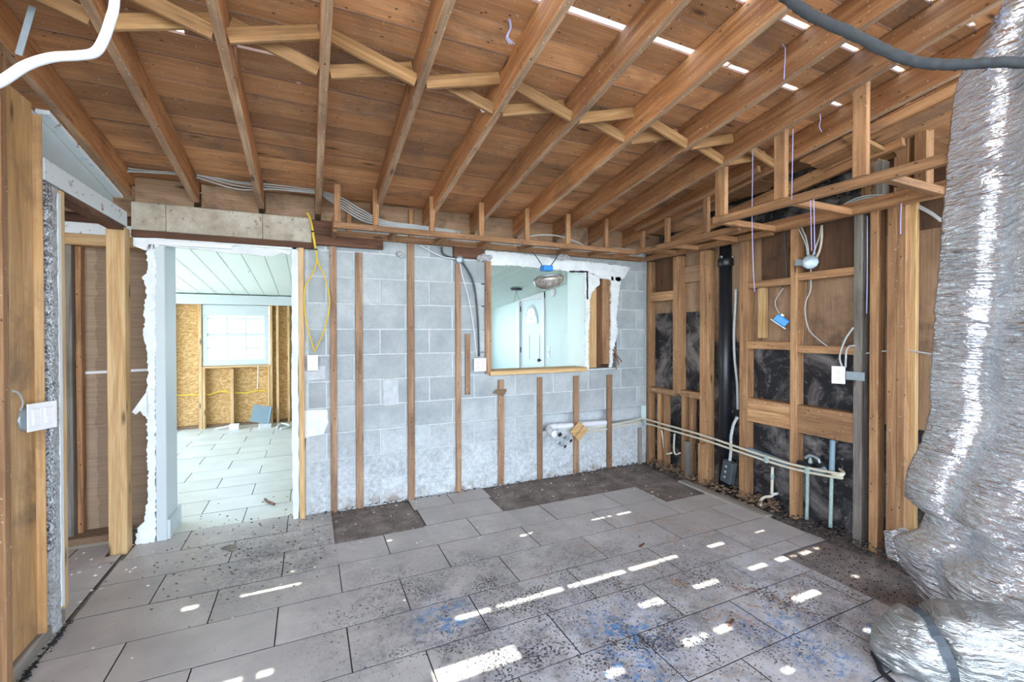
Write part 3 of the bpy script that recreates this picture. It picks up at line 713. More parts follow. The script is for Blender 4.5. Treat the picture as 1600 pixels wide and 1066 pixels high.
# ------------------------------------------------------------------ far room seen through the doorway and the pass-through
FY = 7.60
wall_far = struct(box('wall_far', (-2.3, FY+.12, -.012), (-1.46, FY+.15, 2.0), M['osb'], c=.002))
for x0, x1, z0, z1 in ((-1.458, -.52, -.012, .899), (-.518, .4, -.012, 2.0), (-1.458, -.52, 1.78, 2.0)):
    box('panel', (x0, FY+.12, z0), (x1, FY+.15, z1), M['osb'], wall_far, c=.002)
for u0, u1, z0, z1 in ((262.5, 269, 0, 1.80), (310, 315.5, 0, 1.80), (316, 320.5, 0, .87), (360, 365, 0, .85), (418.5, 421.5, 0, .87), (422, 426, 0, 1.80), (432, 436, 0, 1.80), (449.5, 453, 0, 1.80)):
    xa, xb = onY(FY, u0, 600).x, onY(FY, u1, 600).x
    box('stud', (xa, FY, z0-.012), (xb, FY+.118, z1), M['pine'], wall_far)
box('sill_board', (onY(FY, 315, 575).x, FY-.005, .868), (onY(FY, 422, 575).x, FY+.118, .895), M['pine'], wall_far)
box('bottom_plate', (-2.2, FY+.08, -.012), (.4, FY+.118, .04), M['brownchip'], wall_far)
box('header_trim', (-2.3, FY-.03, 1.79), (.42, FY+.11, 1.93), M['tealtrim'], wall_far, c=.004)
# window
wx0, wx1, wz0, wz1 = onY(FY, 316, 520).x, onY(FY, 419, 520).x, .90, 1.785
win = struct(box('window_1', (wx0, FY+.02, wz0), (wx1, FY+.10, wz0+.085), M['tealtrim'], c=.004))
box('frame', (wx0, FY+.02, wz0+.086), (wx0+.055, FY+.10, wz1-.16), M['tealtrim'], win, c=.003)
box('frame', (wx1-.055, FY+.02, wz0+.086), (wx1, FY+.10, wz1-.16), M['tealtrim'], win, c=.003)
box('frame', (wx0, FY+.02, wz1-.158), (wx1, FY+.11, wz1), M['tealtrim'], win, c=.003)
zm = onY(FY, 370, 523).z
box('meeting_rail', (wx0+.056, FY+.04, zm-.022), (wx1-.056, FY+.085, zm+.022), M['tealtrim'], win, c=.003)
for t_ in (1/3, 2/3): box('muntin', (wx0+.055+(wx1-wx0-.11)*t_-.011, FY+.055, wz0+.087), (wx0+.055+(wx1-wx0-.11)*t_+.011, FY+.07, wz1-.16), M['tealtrim'], win, c=.001)
for z in (onY(FY, 370, 544).z, onY(FY, 370, 498).z): box('muntin', (wx0+.056, FY+.054, z-.011), (wx1-.056, FY+.071, z+.011), M['tealtrim'], win, c=.001)
box('pane', (wx0+.05, FY+.074, wz0+.08), (wx1-.05, FY+.078, zm), M['glass'], win, c=.0005, axis=0)
box('pane', (wx0+.05, FY+.074, zm+.001), (wx1-.05, FY+.078, wz1-.15), M['glass'], win, c=.0005, axis=0)
# cord of the blind
cord = tag(tube('blind_cord', [onY(FY-.04, 403, 572), onY(FY-.04, 403, 590), onY(FY-.04, 402, 608)], .006, M['white'], None, 6), 'short white blind cord hanging below the far window', 'cord')
# ceiling planks of that room
def cz(y): return 1.935 + .085*(FY-y)
ceil2 = struct(bar('ceiling_far', (.7, 3.96, cz(3.96)+.05), (.7, 8.95, cz(8.95)+.05), 6.6, .03, M['ceil2']))
x = -2.4
while x < 3.75:
    bar('plank', (x+.1, 3.93, cz(3.93)+.02), (x+.1, 8.9, cz(8.9)+.02), .196, .02, M['ceil2'], ceil2, c=.004); x += .2
# jog and second far wall, door wall on the right
struct(box('wall_jog', (.40, FY-.01, -.012), (.44, 8.95, 2.3), M['teal'], c=.002))
wend = struct(box('wall_end', (.44, 8.85, -.012), (3.9, 8.9, .75), M['teal'], c=.002))
box('panel', (.44, 8.85, 2.02), (3.9, 8.9, 2.3), M['teal'], wend, c=.002)
box('panel', (.44, 8.85, .751), (.8, 8.9, 2.019), M['teal'], wend, c=.002); box('panel', (3.2, 8.85, .751), (3.9, 8.9, 2.019), M['teal'], wend, c=.002)
fill_win = struct(box('fill_window', (.8, 8.84, .752), (3.2, 8.91, .80), M['white'], c=.003))  # unseen window added to bring more daylight into the far room
for x_ in (.80, 1.98, 3.15): box('frame', (x_, 8.84, .801), (x_+.05, 8.91, 2.018), M['white'], fill_win, c=.003)
box('frame', (.851, 8.845, 1.97), (3.149, 8.905, 2.018), M['white'], fill_win, c=.003)
for x_ in (.85, 2.03): box('pane', (x_, 8.872, .80), (x_+1.13, 8.876, 1.972), M['glass'], fill_win, c=.0005, axis=0)
DX = 3.55
wall_door = struct(box('wall_door', (DX, 3.93, -.012), (DX+.05, 6.42, 2.35), M['teal'], c=.002, axis=1))
box('panel', (DX, 7.45, -.012), (DX+.05, 8.86, 2.2), M['teal'], wall_door, c=.002, axis=1)
box('panel', (DX, 6.42, 2.02), (DX+.05, 7.45, 2.25), M['teal'], wall_door, c=.002, axis=1)
d0, d1, dz = 6.50, 7.37, 1.945
door = struct(box('door_1', (DX+.02, d0, 0), (DX+.045, d1, dz), M['door'], c=.003, axis=2))
for a, b_, c0, c1 in ((d0-.09, d0+.003, -.01, dz+.09), (d1-.003, d1+.09, -.01, dz+.09)): box('casing', (DX-.025, a, c0), (DX+.019, b_, c1), M['white'], door, c=.004, axis=2)
box('casing', (DX-.026, d0-.09, dz-.003), (DX+.019, d1+.09, dz+.092), M['white'], door, c=.004)
box('door_backing', (DX+.046, d0-.08, -.01), (DX+.06, d1+.085, dz+.085), M['white'], door, c=.002, axis=2)  # hidden sheet added behind the leaf to block light at its edges
dm = (d0+d1)/2
# fan-shaped light with five panes
zf0 = onX(DX, 831, 506).z; zf1 = onX(DX, 831, 481).z; R_ = .215; hgt = zf1-zf0+.02
def fan(r0, r1, a0, a1, n=6):
    o = [(math.cos(a0+(a1-a0)*i/n)*r1, math.sin(a0+(a1-a0)*i/n)*r1) for i in range(n+1)]
    if r0 > 0: o += [(math.cos(a1-(a1-a0)*i/n)*r0, math.sin(a1-(a1-a0)*i/n)*r0) for i in range(n+1)]
    else: o.append((0, 0))
    return [V((DX+.008, dm+p*R_, zf0+q*hgt)) for p, q in o]
slab('fan_frame', fan(0, 1.12, 0, math.pi, 20), .011, M['tealtrim'], door, (1, 0, 0))
sl = NT('fanlight glass with painted glow', .3); sl.b.inputs['Emission Color'].default_value = (.9, .97, 1, 1); sl.b.inputs['Emission Strength'].default_value = .25; M['pane_glow'] = sl.out('#ffffff')  # panes glow by themselves in place of daylight from outside
for a0, a1 in ((.06, .56), (.74, 1.44), (1.70, 2.40), (2.58, 3.08)): slab('pane', [p-V((.006, 0, 0)) for p in fan(.38, .92, a0, a1)], .004, M['pane_glow'], door, (1, 0, 0))
slab('pane', [p-V((.006, 0, 0)) for p in fan(0, .26, .1, math.pi-.1)], .004, M['pane_glow'], door, (1, 0, 0))
for s_ in (-1, 1):
    for z0, z1 in ((.18, .78), (.90, 1.32)):
        y0_ = dm+s_*.19-.11; box('raised_panel', (DX+.010, y0_, z0), (DX+.022, y0_+.22, z1), M['door'], door, c=.004, axis=2)
lathe('door_knob', [(.012, 0), (.012, .03), (.028, .04), (.03, .06), (.018, .075)], onX(DX+.02, 846, 563), (-1, 0, 0), M['brass'], door)
for z in (.35, 1.0, 1.75): box('hinge', (DX+.0, d1-.012, z), (DX+.019, d1+.004, z+.1), M['brass'], door, c=.002, axis=2)
t = empty('door_chime', onX(DX-.002, 865, 457), 'round white chime cover on the wall right of the front door', 'cover')
lathe('cover', [(.075, 0), (.07, .025), (.05, .03)], onX(DX, 865, 457), (-1, 0, 0), M['white'], t)
t = empty('light_switch', onX(DX-.002, 857, 550), 'small white wall switch beside the front door', 'switch')
p = onX(DX, 857, 550); box('plate', (DX-.008, p.y-.05, p.z-.09), (DX-.001, p.y+.05, p.z+.09), M['white'], t, c=.003, axis=2); box('toggle', (DX-.016, p.y-.012, p.z-.02), (DX-.009, p.y+.012, p.z+.02), M['white'], t, c=.002, axis=2)
# ------------------------------------------------------------------ dropped soffit frames
SZ = 2.128
t = empty('soffit_frame', (1.5, 3.5, SZ), 'long wooden soffit frame hung along the block wall, with short hangers up to the rafters', 'soffit frame')
box('front_rail', (.160, 3.345, SZ), (2.84, 3.385, SZ+.042), M['soffit'], t)
box('ledger', (.190, 3.655, SZ-.002), (3.19, 3.698, SZ+.048), M['soffit'], t)
for x in (.60, .98, 1.36, 1.76, 2.16, 2.52, 2.80): box('cross_piece', (x-.018, 3.387, SZ+.002), (x+.018, 3.653, SZ+.04), M['soffit'], t)
box('end_piece', (.160, 3.387, SZ-.02), (.188, 3.70, SZ+.10), M['soffit'], t)
for u in (527, 587, 675, 752, 823.5, 887.5, 947): 
    x = onY(3.365, u, 340).x; box('hanger', (x-.021, 3.352, SZ+.044), (x+.021, 3.379, rb(3.365)+.11), M['soffit'], t)
for u in (642, 545): 
    x = onY(3.67, u, 340).x; box('hanger', (x-.018, 3.66, SZ+.05), (x+.018, 3.69, 2.40), M['soffit'], t)
t = empty('soffit_frame', (3.0, 2.8, SZ), 'soffit frame along the right wall from the corner, ladder-like with two long rails', 'soffit frame')
box('front_rail', (2.842, 2.246, SZ), (2.88, 3.385, SZ+.042), M['soffit'], t)
a = onX(2.86, 1003, 357); b_ = onX(2.86, 1186, 268)
bar('upper_rail', (2.86, 3.36, a.z), (2.86, max(b_.y, 1.9), onX(2.86, 1186, 264).z), .032, .045, M['soffit'], t)
box('ledger', (3.205, 2.25, SZ), (RX-.001, 3.653, SZ+.045), M['soffit'], t)
for u in (1004, 1043, 1104):
    y_ = onX(2.86, u, 370).y; box('hanger', (2.845, y_-.022, SZ+.044), (2.878, y_+.022, rb(y_)-.004), M['soffit'], t)
for y_ in (3.22, 2.95, 2.55): box('cross_piece', (2.882, y_-.018, SZ+.002), (3.203, y_+.018, SZ+.040), M['soffit'], t)
t = empty('soffit_frame', (2.9, 1.6, SZ), 'wider soffit box nearer the foil, carried by three tall hanging posts', 'soffit frame')
bx = 2.602
box('front_rail', (bx-.02, .96, SZ+.015), (bx+.02, 2.24, SZ+.065), M['soffit'], t)
box('back_rail', (3.185, 1.16, SZ+.02), (RX-.001, 2.245, SZ+.065), M['soffit'], t)
for y_ in (2.215, 1.70, 1.24): box('cross_piece', (bx+.022, y_-.02, SZ+.018), (3.184, y_+.02, SZ+.060), M['soffit'], t)
for (u0, u1), rx in zip(((1120, 1135), (1212, 1229), (1334, 1356)), (2.56, 2.56, 2.56)):
    y1, y0 = onX(bx, u0, 300).y, onX(bx, u1, 300).y
    box('post', (bx-.018, y0, SZ+.067), (bx+.02, y1, rb((y0+y1)/2)+.06), M['soffit'], t)
# ------------------------------------------------------------------ foil duct wrap hanging on the right
sil = [(1520, 96), (1500, 120), (1489, 150), (1483, 200), (1478, 250), (1474, 320), (1466, 420), (1458, 520), (1452, 590), (1455, 640), (1440, 690), (1418, 735), (1412, 775), (1446, 800), (1436, 825), (1394, 838), (1402, 870), (1424, 905), (1436, 935), (1475, 960)]
def sheet_row(v, n, out):
    for (u0, v0), (u1, v1) in zip(sil, sil[1:]):
        if v0 <= v <= v1: u = u0+(u1-u0)*(v-v0)/(v1-v0); break
    else: u = sil[-1][0] if v > sil[-1][1] else sil[0][0]
    q_ = min(1, max(0, (v-300)/400)); XE = 2.56 + .29*q_*q_*(3-2*q_)
    e = onX(XE, u, v); z = max(e.z, .012)
    low = max(0, min(1, (.9-z)/.9))
    row = []
    for k in range(n):
        s_ = k/(n-1)
        if s_ < .08:
            q = s_/.08; row.append(V((e.x+.16*(1-q)*(1-q), e.y-.10*(1-q), z))); continue
        s2 = (s_-.08)/.92
        yy = e.y-1.65*s2; bulge = .30*math.sin(min(1, s2*1.7)*math.pi*.5)+low*.16*math.sin(min(1, s2*3)*math.pi*.5)
        zz = z+(.9*s2 if v <= 97 else 0)
        cr = .05*math.exp(-((s2-.13)/.035)**2)+.04*math.exp(-((s2-.30)/.05)**2)
        row.append(V((e.x-bulge+cr*min(1, s2*14), yy, zz)))
    return row
vsamp = []
for (u0, v0), (u1, v1) in zip(sil, sil[1:]):
    k = max(2, int((v1-v0)/6))
    vsamp += [v0+(v1-v0)*i/k for i in range(k)]
vsamp.append(sil[-1][1])
NC = 130; vs, fs = [], []
for i, v in enumerate(vsamp): vs += sheet_row(v, NC, 0)
top = vs[:NC]
for i in range(len(vs)):
    p = vs[i]; k = i % NC
    a = .010*mnoise.noise(V((p.x*6, p.y*7, p.z*26))) + .006*mnoise.noise(V((p.x*16+3, p.y*16, p.z*60))) + .022*mnoise.noise(V((1, p.y*3, p.z*3)))
    fade = min(1, k/10)
    vs[i] = V((p.x+a*fade, p.y+.004*mnoise.noise(V((p.y*40, p.z*40, 2)))*1, p.z if p.z > .02 else p.z+.02*abs(mnoise.noise(V((p.x*9, p.y*9, 4))))))
# raise the top edge towards the camera side, as the sheet is pulled up over the frame
for i, v in enumerate(vsamp):
    if v > 240: break
    f = 1-(v-96)/144
    for k in range(NC):
        s_ = k/(NC-1); vs[i*NC+k].z += f*f*.42*min(1, max(0, s_-.06)*2.6)
for p in vs: p.z = min(p.z, rb(p.y)-.012)
for i in range(len(vsamp)-1):
    for k in range(NC-1): fs.append((i*NC+k, i*NC+k+1, (i+1)*NC+k+1, (i+1)*NC+k))
foil = tag(link('foil_sheet', mesh('foil', vs, fs, True), M['foil']), 'tall crinkled silver foil insulation hanging at the right edge, torn along its foot', 'foil insulation')
md = foil.modifiers.new('thickness', 'SOLIDIFY'); md.thickness = .003
# apron of foil lying on the floor and the strapped bundle in front
vs, fs = [], []
NA, NB = 60, 80
e0 = [onZ(.01, *q) for q in [(1398, 868), (1424, 905), (1440, 935), (1478, 962), (1500, 985), (1560, 1000), (1640, 1010)]]
edge_ = smooth_path(e0, 16)
for i in range(NA):
    t_ = i/(NA-1)
    for k in range(NB):
        p = edge_[int(k/(NB-1)*(len(edge_)-1))]
        q = V((min(p.x+.36*t_, 3.2), p.y+.02*t_, 0))
        z = .012+.05*math.sin(min(1, t_*3)*math.pi/2)*(1+mnoise.noise(V((q.x*5, q.y*9, 1))))+.22*max(0, t_-.35)+.016*mnoise.noise(V((q.x*24, q.y*34, 5)))
        q.x += .02*mnoise.noise(V((k*.5, 3, 1)))
        vs.append(V((q.x, q.y+.015*mnoise.noise(V((k*.4, 7, 2))), max(.004, z))))
for i in range(NA-1):
    for k in range(NB-1): fs.append((i*NB+k, i*NB+k+1, (i+1)*NB+k+1, (i+1)*NB+k))
tag(link('foil_apron', mesh('foil_apron', vs, fs, True), M['foil']), 'spread foot of silver foil lying on the bare slab beside the tiles', 'foil insulation')
t = empty('foil_bundle', (2.35, .9, 0), 'rolled silver foil bundle with a dark strap on the floor at the bottom right corner', 'foil insulation')
pa = [V((2.16, 1.05, .05)), V((2.24, .98, .085)), V((2.36, .88, .125)), V((2.48, .78, .14)), V((2.62, .66, .15)), V((2.8, .52, .16)), V((3.0, .36, .17))]
path = smooth_path(pa, 16); n = 40; vs, fs = [], []
vs, fs = tube_geo(path, lambda q: .028+.125*min(1, q*4.2)**.7-.035*math.exp(-((q-.27)/.03)**2), n)
for i, p in enumerate(vs):
    c0 = path[min(i//n, len(path)-1)]; d_ = (p-c0); a = mnoise.noise(V((p.x*14, p.y*14, p.z*30)))*.02+mnoise.noise(V((p.x*40, p.y*40, p.z*70)))*.006
    q = p+d_.normalized()*a if d_.length > 1e-6 else p
    vs[i] = V((q.x, q.y, max(q.z, .004)))
link('foil_roll', fixn(mesh('foil_roll', vs, fs, True)), M['foil2'], t)
sp_ = path[int(.27*(len(path)-1))]; tn = (path[int(.30*(len(path)-1))]-sp_).normalized()
ring = []
X_ = tn.orthogonal().normalized(); Y_ = tn.cross(X_)
ringp = [sp_+(X_*math.cos(a)+Y_*math.sin(a))*.131 for a in [2*math.pi*i/24 for i in range(25)]]
ringp = [V((p.x, p.y, max(p.z, .008))) for p in ringp]
vs, fs = [], []
for p in ringp: vs += [p-tn*.018, p+tn*.018, p+tn*.018+(p-sp_).normalized()*.006, p-tn*.018+(p-sp_).normalized()*.006]
for i in range(24):
    for k in range(4): fs.append((i*4+k, i*4+(k+1) % 4, i*4+4+(k+1) % 4, i*4+4+k))
link('strap', fixn(mesh('strap', vs, fs)), M['darkcable'], t)
tag(tube('black_cord', [onZ(.012, *q) for q in [(1364, 1020), (1372, 1036), (1378, 1050), (1395, 1066), (1410, 1085)]], .010, M['blacktape'], None, 6), 'short black cord lying on the tiles by the foil bundle', 'cord')
# ------------------------------------------------------------------ hanging cables near the camera
tag(tube('white_cable', [onY(1.05, *q) for q in [(-60, 152), (0, 128), (40, 103), (80, 90), (120, 87), (148, 82), (162, 62), (172, 34), (179, 5), (180, -60)]], .0078, M['whitecable'], None, 10), 'thick white cable looping across the top left corner', 'cable')
tag(tube('dark_duct', [onX(1.55, *q) for q in [(1190, -40), (1236, 2), (1275, 28), (1330, 52), (1390, 82), (1440, 98), (1500, 101), (1560, 97), (1620, 99)]], lambda q: .0185-.0075*q, M['darkcable'], None, 12, wob=.35, k=10), 'dark dusty flexible conduit sagging across the top right corner', 'conduit')
tag(bar('strap_piece', onY(2.2, 51, 10), onY(2.2, 29, 86), .020, .004, M['galv'], None, up=(0, 1, 0)), 'short grey metal strap hanging from a rafter at the top left', 'strap')
t = empty('cable_bundle', onY(3.55, 330, 275), 'bundle of pale grey cables strung across the rafters above the concrete lintel', 'cable')
for k in range(4):
    tube('cable', [onY(3.60-.008*k, u, v+k*(2.6+1.2*math.sin(u*.03+k))) for u, v in [(165, 256), (230, 263), (300, 270), (370, 284), (430, 289), (505, 298)]], .0055, M['greycable'], t, 6)
t = empty('cable_bundle', onY(3.5, 560, 330), 'fan of grey cables dropping behind the first soffit hangers', 'cable')
for k in range(5):
    tube('cable', [onY(3.56-.01*k, u, v) for u, v in [(505, 299+k*2), (535, 310+k*4), (565, 328+k*4), (600, 345+k*2), (650, 352+k*1.5), (720, 362+k)]], .005, M['greycable'], t, 6)
tag(tube('grey_cable', [onY(3.5, *q) for q in [(822, 370), (850, 367), (878, 370), (905, 380), (925, 388), (965, 388), (1000, 392)]], .006, M['greycable'], None, 6), 'single grey cable resting on the soffit frame above the pass-through', 'cable')
t = empty('cable_bundle', onX(3.3, 1350, 310), 'grey cables arching behind the soffit box at the right', 'cable')
for k in range(4):
    tube('cable', [onX(3.36-.012*k, u, v+k*3.4) for u, v in [(1306, 330), (1325, 316), (1350, 307), (1385, 305), (1420, 309), (1450, 322), (1470, 336)]], .006, M['greycable'], t, 6)
tag(tube('attic_duct', [onX(3.5, *q) for q in [(1140, 322), (1190, 307), (1240, 295), (1300, 288), (1350, 284), (1400, 285), (1450, 298)]], .030, M['black'], None, 12, wob=.2), 'black corrugated duct in the eave behind the soffit box', 'duct')
tag(tube('grey_cable', [onX(3.30, *q) for q in [(1347, 553), (1380, 549), (1412, 547), (1440, 551), (1475, 557)]], .0055, M['greycable'], None, 6), 'grey cable threaded sideways through the doubled studs', 'cable')
def line(name, ax, val, pts, lab, r=.0016):
    return tag(tube(name, [onA(ax, val, *q) for q in pts], r, M['string'], None, 5, k=3), lab, 'string')
line('chalk_string', 1, 2.0, [(1174, 168), (1176, 250), (1175, 340), (1177, 420), (1179, 456)], 'longest pale lilac string, hanging past the vent pipe', .0026)
line('chalk_string', 0, 2.54, [(1239, 202), (1238, 260), (1237, 312)], 'blue lilac string hanging beside the middle soffit post', .0024)
line('chalk_string', 0, 2.6, [(1266, 298), (1267, 340), (1268, 392)], 'left of two parallel strings above the steel junction box', .002)
line('chalk_string', 0, 2.6, [(1271, 303), (1272, 340), (1273, 398)], 'right of two parallel strings above the steel junction box', .0024)
line('chalk_string', 0, 2.5, [(1281, 178), (1282, 188), (1280, 198), (1284, 206)], 'short curled string end under the tenth rafter', .002)
line('chalk_string', 0, 2.11, [(1224, -8), (1227, 30), (1223, 70), (1227, 76), (1225, 124)], 'knotted pale string across the daylight gaps at the top', .0026)
line('chalk_string', 0, 2.9, [(1408, 318), (1407, 345), (1407, 366)], 'short string hanging in front of the doubled studs', .0026)
line('chalk_string', 0, 3.2, [(1355, 338), (1355, 420), (1354, 490)], 'dark blue string in the gap right of the grey nail-pocked stud', .0026)
t = empty('lilac_string', onY(1.75, 793, 40), 'frayed lilac cord dangling between rafters near the top centre', 'cord')
for k in range(3): tube('strand', [onY(1.75, 788+k*2.2, -8), onY(1.75, 792+k*1.6, 20), onY(1.75, 797+k, 42), onY(1.75, 791+k*1.5, 58), onY(1.75, 796+k*4, 69)], .0022, M['string'], t, 5)
tag(tube('string_stub', [onY(1.72, *q) for q in [(806, -8), (808, 10), (809, 26)]], .003, M['string'], None, 5), 'stub of lilac cord right of the frayed cord', 'cord')
# ------------------------------------------------------------------ yellow cable and its switch plate
t = empty('yellow_cable', onY(3.64, 490, 450), 'yellow cable looping down the blocks right of the doorway', 'cable')
tube('cable', [onY(3.630, *q) for q in [(481, 333), (486, 345), (489, 370), (493, 392), (495, 408), (488, 428), (477, 448), (475, 470), (478, 500), (484, 525), (491, 549)]], .0052, M['yellow'], t, 8)
tube('cable', [onY(3.634, *q) for q in [(479, 332), (487, 348), (491, 372), (494, 392), (497, 410), (506, 430), (513, 455), (515, 475), (511, 500), (503, 525), (492, 549)]], .0052, M['yellow'], t, 8)
for v in (362, 390): 
    p = onY(3.632, 488.5 if v == 362 else 493.5, v); box('tape', (p.x-.010, 3.622, p.z-.005), (p.x+.010, 3.642, p.z+.005), M['blacktape'], t)
def outlet(name, loc, rz, kind, lab, mat='white', tilt=0):
    """wall plate facing -Y before rotation; kind: duplex, rocker, double"""
    w_ = .115 if kind in ('double', 'quad') else .075
    root = empty(name, loc, lab, 'outlet' if kind in ('duplex', 'quad') else 'switch')
    R = Matrix.Rotation(rz, 4, 'Z') @ Matrix.Rotation(tilt, 4, 'Y')
    def put(nm, lo, hi, mt, c=.002, under=None):
        o = box(nm, lo, hi, M[mt], None, c); o.parent = root; o.matrix_basis = R @ o.matrix_basis
        if under is not None: o.parent = under; o.matrix_basis = under.matrix_basis.inverted() @ o.matrix_basis
        return o
    put('plate', (-w_/2, -.006, -.058), (w_/2, 0, .058), mat, .003)
    put('box', (-w_/2+.008, .001, -.048), (w_/2-.008, .05, .048), 'galv' if kind == 'duplex' else 'galv')
    if kind in ('duplex', 'quad'):
        for cx_ in ((0,) if kind == 'duplex' else (-.024, .024)):
            for s_ in (-1, 1):
                so = put('socket', (cx_-.016, -.0085, s_*.021-.014), (cx_+.016, -.0062, s_*.021+.014), 'white', .003)
                for dx in (-.007, .005): put('slot', (cx_+dx, -.0092, s_*.021-.004), (cx_+dx+.002, -.0086, s_*.021+.007), 'blacktape', .0003, so)
                put('slot', (cx_-.002, -.0092, s_*.021-.011), (cx_+.002, -.0086, s_*.021-.007), 'blacktape', .0003, so)
            put('screw', (cx_-.003, -.008, -.003), (cx_+.003, -.0062, .003), 'galv', .001)
    elif kind == 'rocker':
        so = put('rocker', (-.017, -.0085, -.034), (.017, -.0062, .034), 'white', .003); put('rocker_edge', (-.015, -.011, .002), (.015, -.0087, .032), 'white', .002, so)
    else:
        for dx in (-.024, .024): so = put('rocker', (dx-.016, -.0085, -.034), (dx+.016, -.0062, .034), 'white', .003); put('rocker_edge', (dx-.014, -.011, -.032), (dx+.014, -.0087, .0), 'white', .002, so)
    return root
outlet('switch_plate', onY(3.66, 488.5, 567), 0, 'rocker', 'white switch plate at the end of the yellow cable')
outlet('outlet_plate', onY(3.655, 750, 570), 0, 'quad', 'square white outlet plate at the lower left corner of the pass-through')
t = empty('conduit', onY(3.68, 740, 480), 'dark flexible conduit curving down to the outlet by the pass-through', 'conduit')
tube('conduit_pipe', [onY(3.675, *q) for q in [(690, 386), (692, 396), (703, 402), (718, 406), (728, 418), (739, 440), (744, 470), (747, 510), (748.5, 557)]], .009, M['darkcable'], t, 8)
t = empty('white_wire', onY(3.68, 735, 480), 'thin white wire running beside the dark conduit to the outlet', 'cable')
tube('wire', [onY(3.67, *q) for q in [(656, 384), (690, 401), (716, 407), (722, 430), (733, 470), (741, 520), (745, 557)]], .0042, M['whitecable'], t, 6)
t = empty('round_junction_box', onY(3.68, 717.5, 406), 'round pale grey junction cap at the top of the fourth long strip', 'junction box')
lathe('cap', [(.034, 0), (.036, .012), (.030, .022), (.012, .026)], onY(3.676, 717.5, 406), (0, -1, 0), M['galv'], t)
lathe('screw', [(.004, 0), (.004, .004)], onY(3.648, 717.5, 406), (0, -1, 0), M['brass'], t, 8)
# ------------------------------------------------------------------ ceiling light hanging in front of the pass-through
LYd = 3.42
c0 = onY(LYd, 857, 436)
t = empty('ceiling_light', c0, 'ceiling light with blue box and clouded glass dome dangling in front of the pass-through', 'light')
k_ = (onY(LYd, 880, 436)-onY(LYd, 837, 436)).length/2
ax = V((.12, -.02, -1)).normalized()
lathe('glass_dome', [(k_*.95, 0), (k_*1.0, .012), (k_*.97, .035), (k_*.84, .07), (k_*.55, .095), (k_*.15, .105)], c0+V((0, 0, .012)), ax, M['lampglass'], t, 28)
lathe('base_ring', [(k_*.82, 0), (k_*.86, .016)], c0+V((0, 0, .012))-ax*.020, ax, M['galv'], t, 28)
b0 = onY(LYd, 854, 420); box('blue_box', (b0.x-.045, LYd-.035, b0.z-.022), (b0.x+.045, LYd+.035, b0.z+.026), M['blue'], t, c=.006)
tube('wire', [onY(LYd, 847, 415), onY(LYd+.03, 840, 404), onY(LYd+.1, 832, 394)], .0045, M['darkcable'], t, 6)
tube('wire', [onY(LYd, 861, 415), onY(LYd+.03, 868, 405), onY(LYd+.1, 874, 394)], .0045, M['darkcable'], t, 6)
t = empty('caulk_line', onY(3.675, 918, 424), 'black right-angled caulk residue on the gypsum at the pass-through corner', 'caulk')
slab('streak', jag([onY(3.675, *q) for q in [(890, 423), (919, 423.5), (919, 426), (890, 425.5)]], .003, .02), .004, M['blacktape'], t)
slab('streak', jag([onY(3.675, *q) for q in [(916.6, 426.2), (919, 426.2), (919, 468), (917, 468)]], .003, .02), .004, M['blacktape'], t)
t = empty('plaster_lump', onY(3.65, 877, 402), 'white plaster lump stuck to the soffit ledger above the hanging light', 'plaster')
vs, fs = tube_geo([onY(3.645, u, 402+random.uniform(-1.5, 1.5)) for u in (868, 872, 877, 884, 891)], lambda q: .022*(.35+math.sin(q*math.pi)), 8)
vs = [v+V((.012*mnoise.noise(v*40), .008*mnoise.noise(v*50), .014*mnoise.noise(v*45+V((3, 0, 0))))) for v in vs]; link('lump', fixn(mesh('lump', vs, fs)), M['rough'], t)
t = empty('plaster_lump', onY(3.66, 757, 404), 'crumbling plaster lump at the upper left corner of the pass-through', 'plaster')
vs, fs = tube_geo([onY(3.66, u, 401+(i % 2)*3) for i, u in enumerate((746, 750, 756, 762, 768))], lambda q: .026*(.4+math.sin(q*math.pi)), 8)
vs = [v+V((.012*mnoise.noise(v*40), .008*mnoise.noise(v*50), .014*mnoise.noise(v*45))) for v in vs]; link('lump', fixn(mesh('lump', vs, fs)), M['rough'], t)
t = empty('plaster_lump', onY(3.68, 626, 397), 'plaster blob on the blocks between the second and third long strips', 'plaster')
vs, fs = tube_geo([onY(3.69, u, 395+i*2) for i, u in enumerate((619, 623, 628, 633))], lambda q: .02*(.4+math.sin(q*math.pi)), 8)
vs = [v+V((.01*mnoise.noise(v*40), .006*mnoise.noise(v*50), .012*mnoise.noise(v*45))) for v in vs]; link('lump', fixn(mesh('lump', vs, fs)), M['rough'], t)
t = empty('plaster_lump', onY(2.18, 757, 168), 'small white plaster lump stuck on the bridging under the sixth rafter', 'plaster')
vs, fs = tube_geo([onY(2.16, u, 168+(i % 2)*2) for i, u in enumerate((750, 754, 759, 764))], lambda q: .016*(.4+math.sin(q*math.pi)), 8)
vs = [v+V((.006*mnoise.noise(v*40), .006*mnoise.noise(v*50), .008*mnoise.noise(v*45))) for v in vs]; link('lump', fixn(mesh('lump', vs, fs)), M['chip'], t)
# corner debris strands by the torn gypsum
t = empty('torn_lath', onY(3.66, 968, 565), 'splintered wood slivers sticking out beside the torn gypsum at the right of the pass-through', 'splinters')
for (a, b_) in (((957, 546), (972, 566)), ((960, 542), (967, 570)), ((958, 552), (963, 577))): bar('sliver', onY(3.67, *a), onY(3.65, *b_), .012, .005, M['brownchip'], t, up=(0, 1, 0))
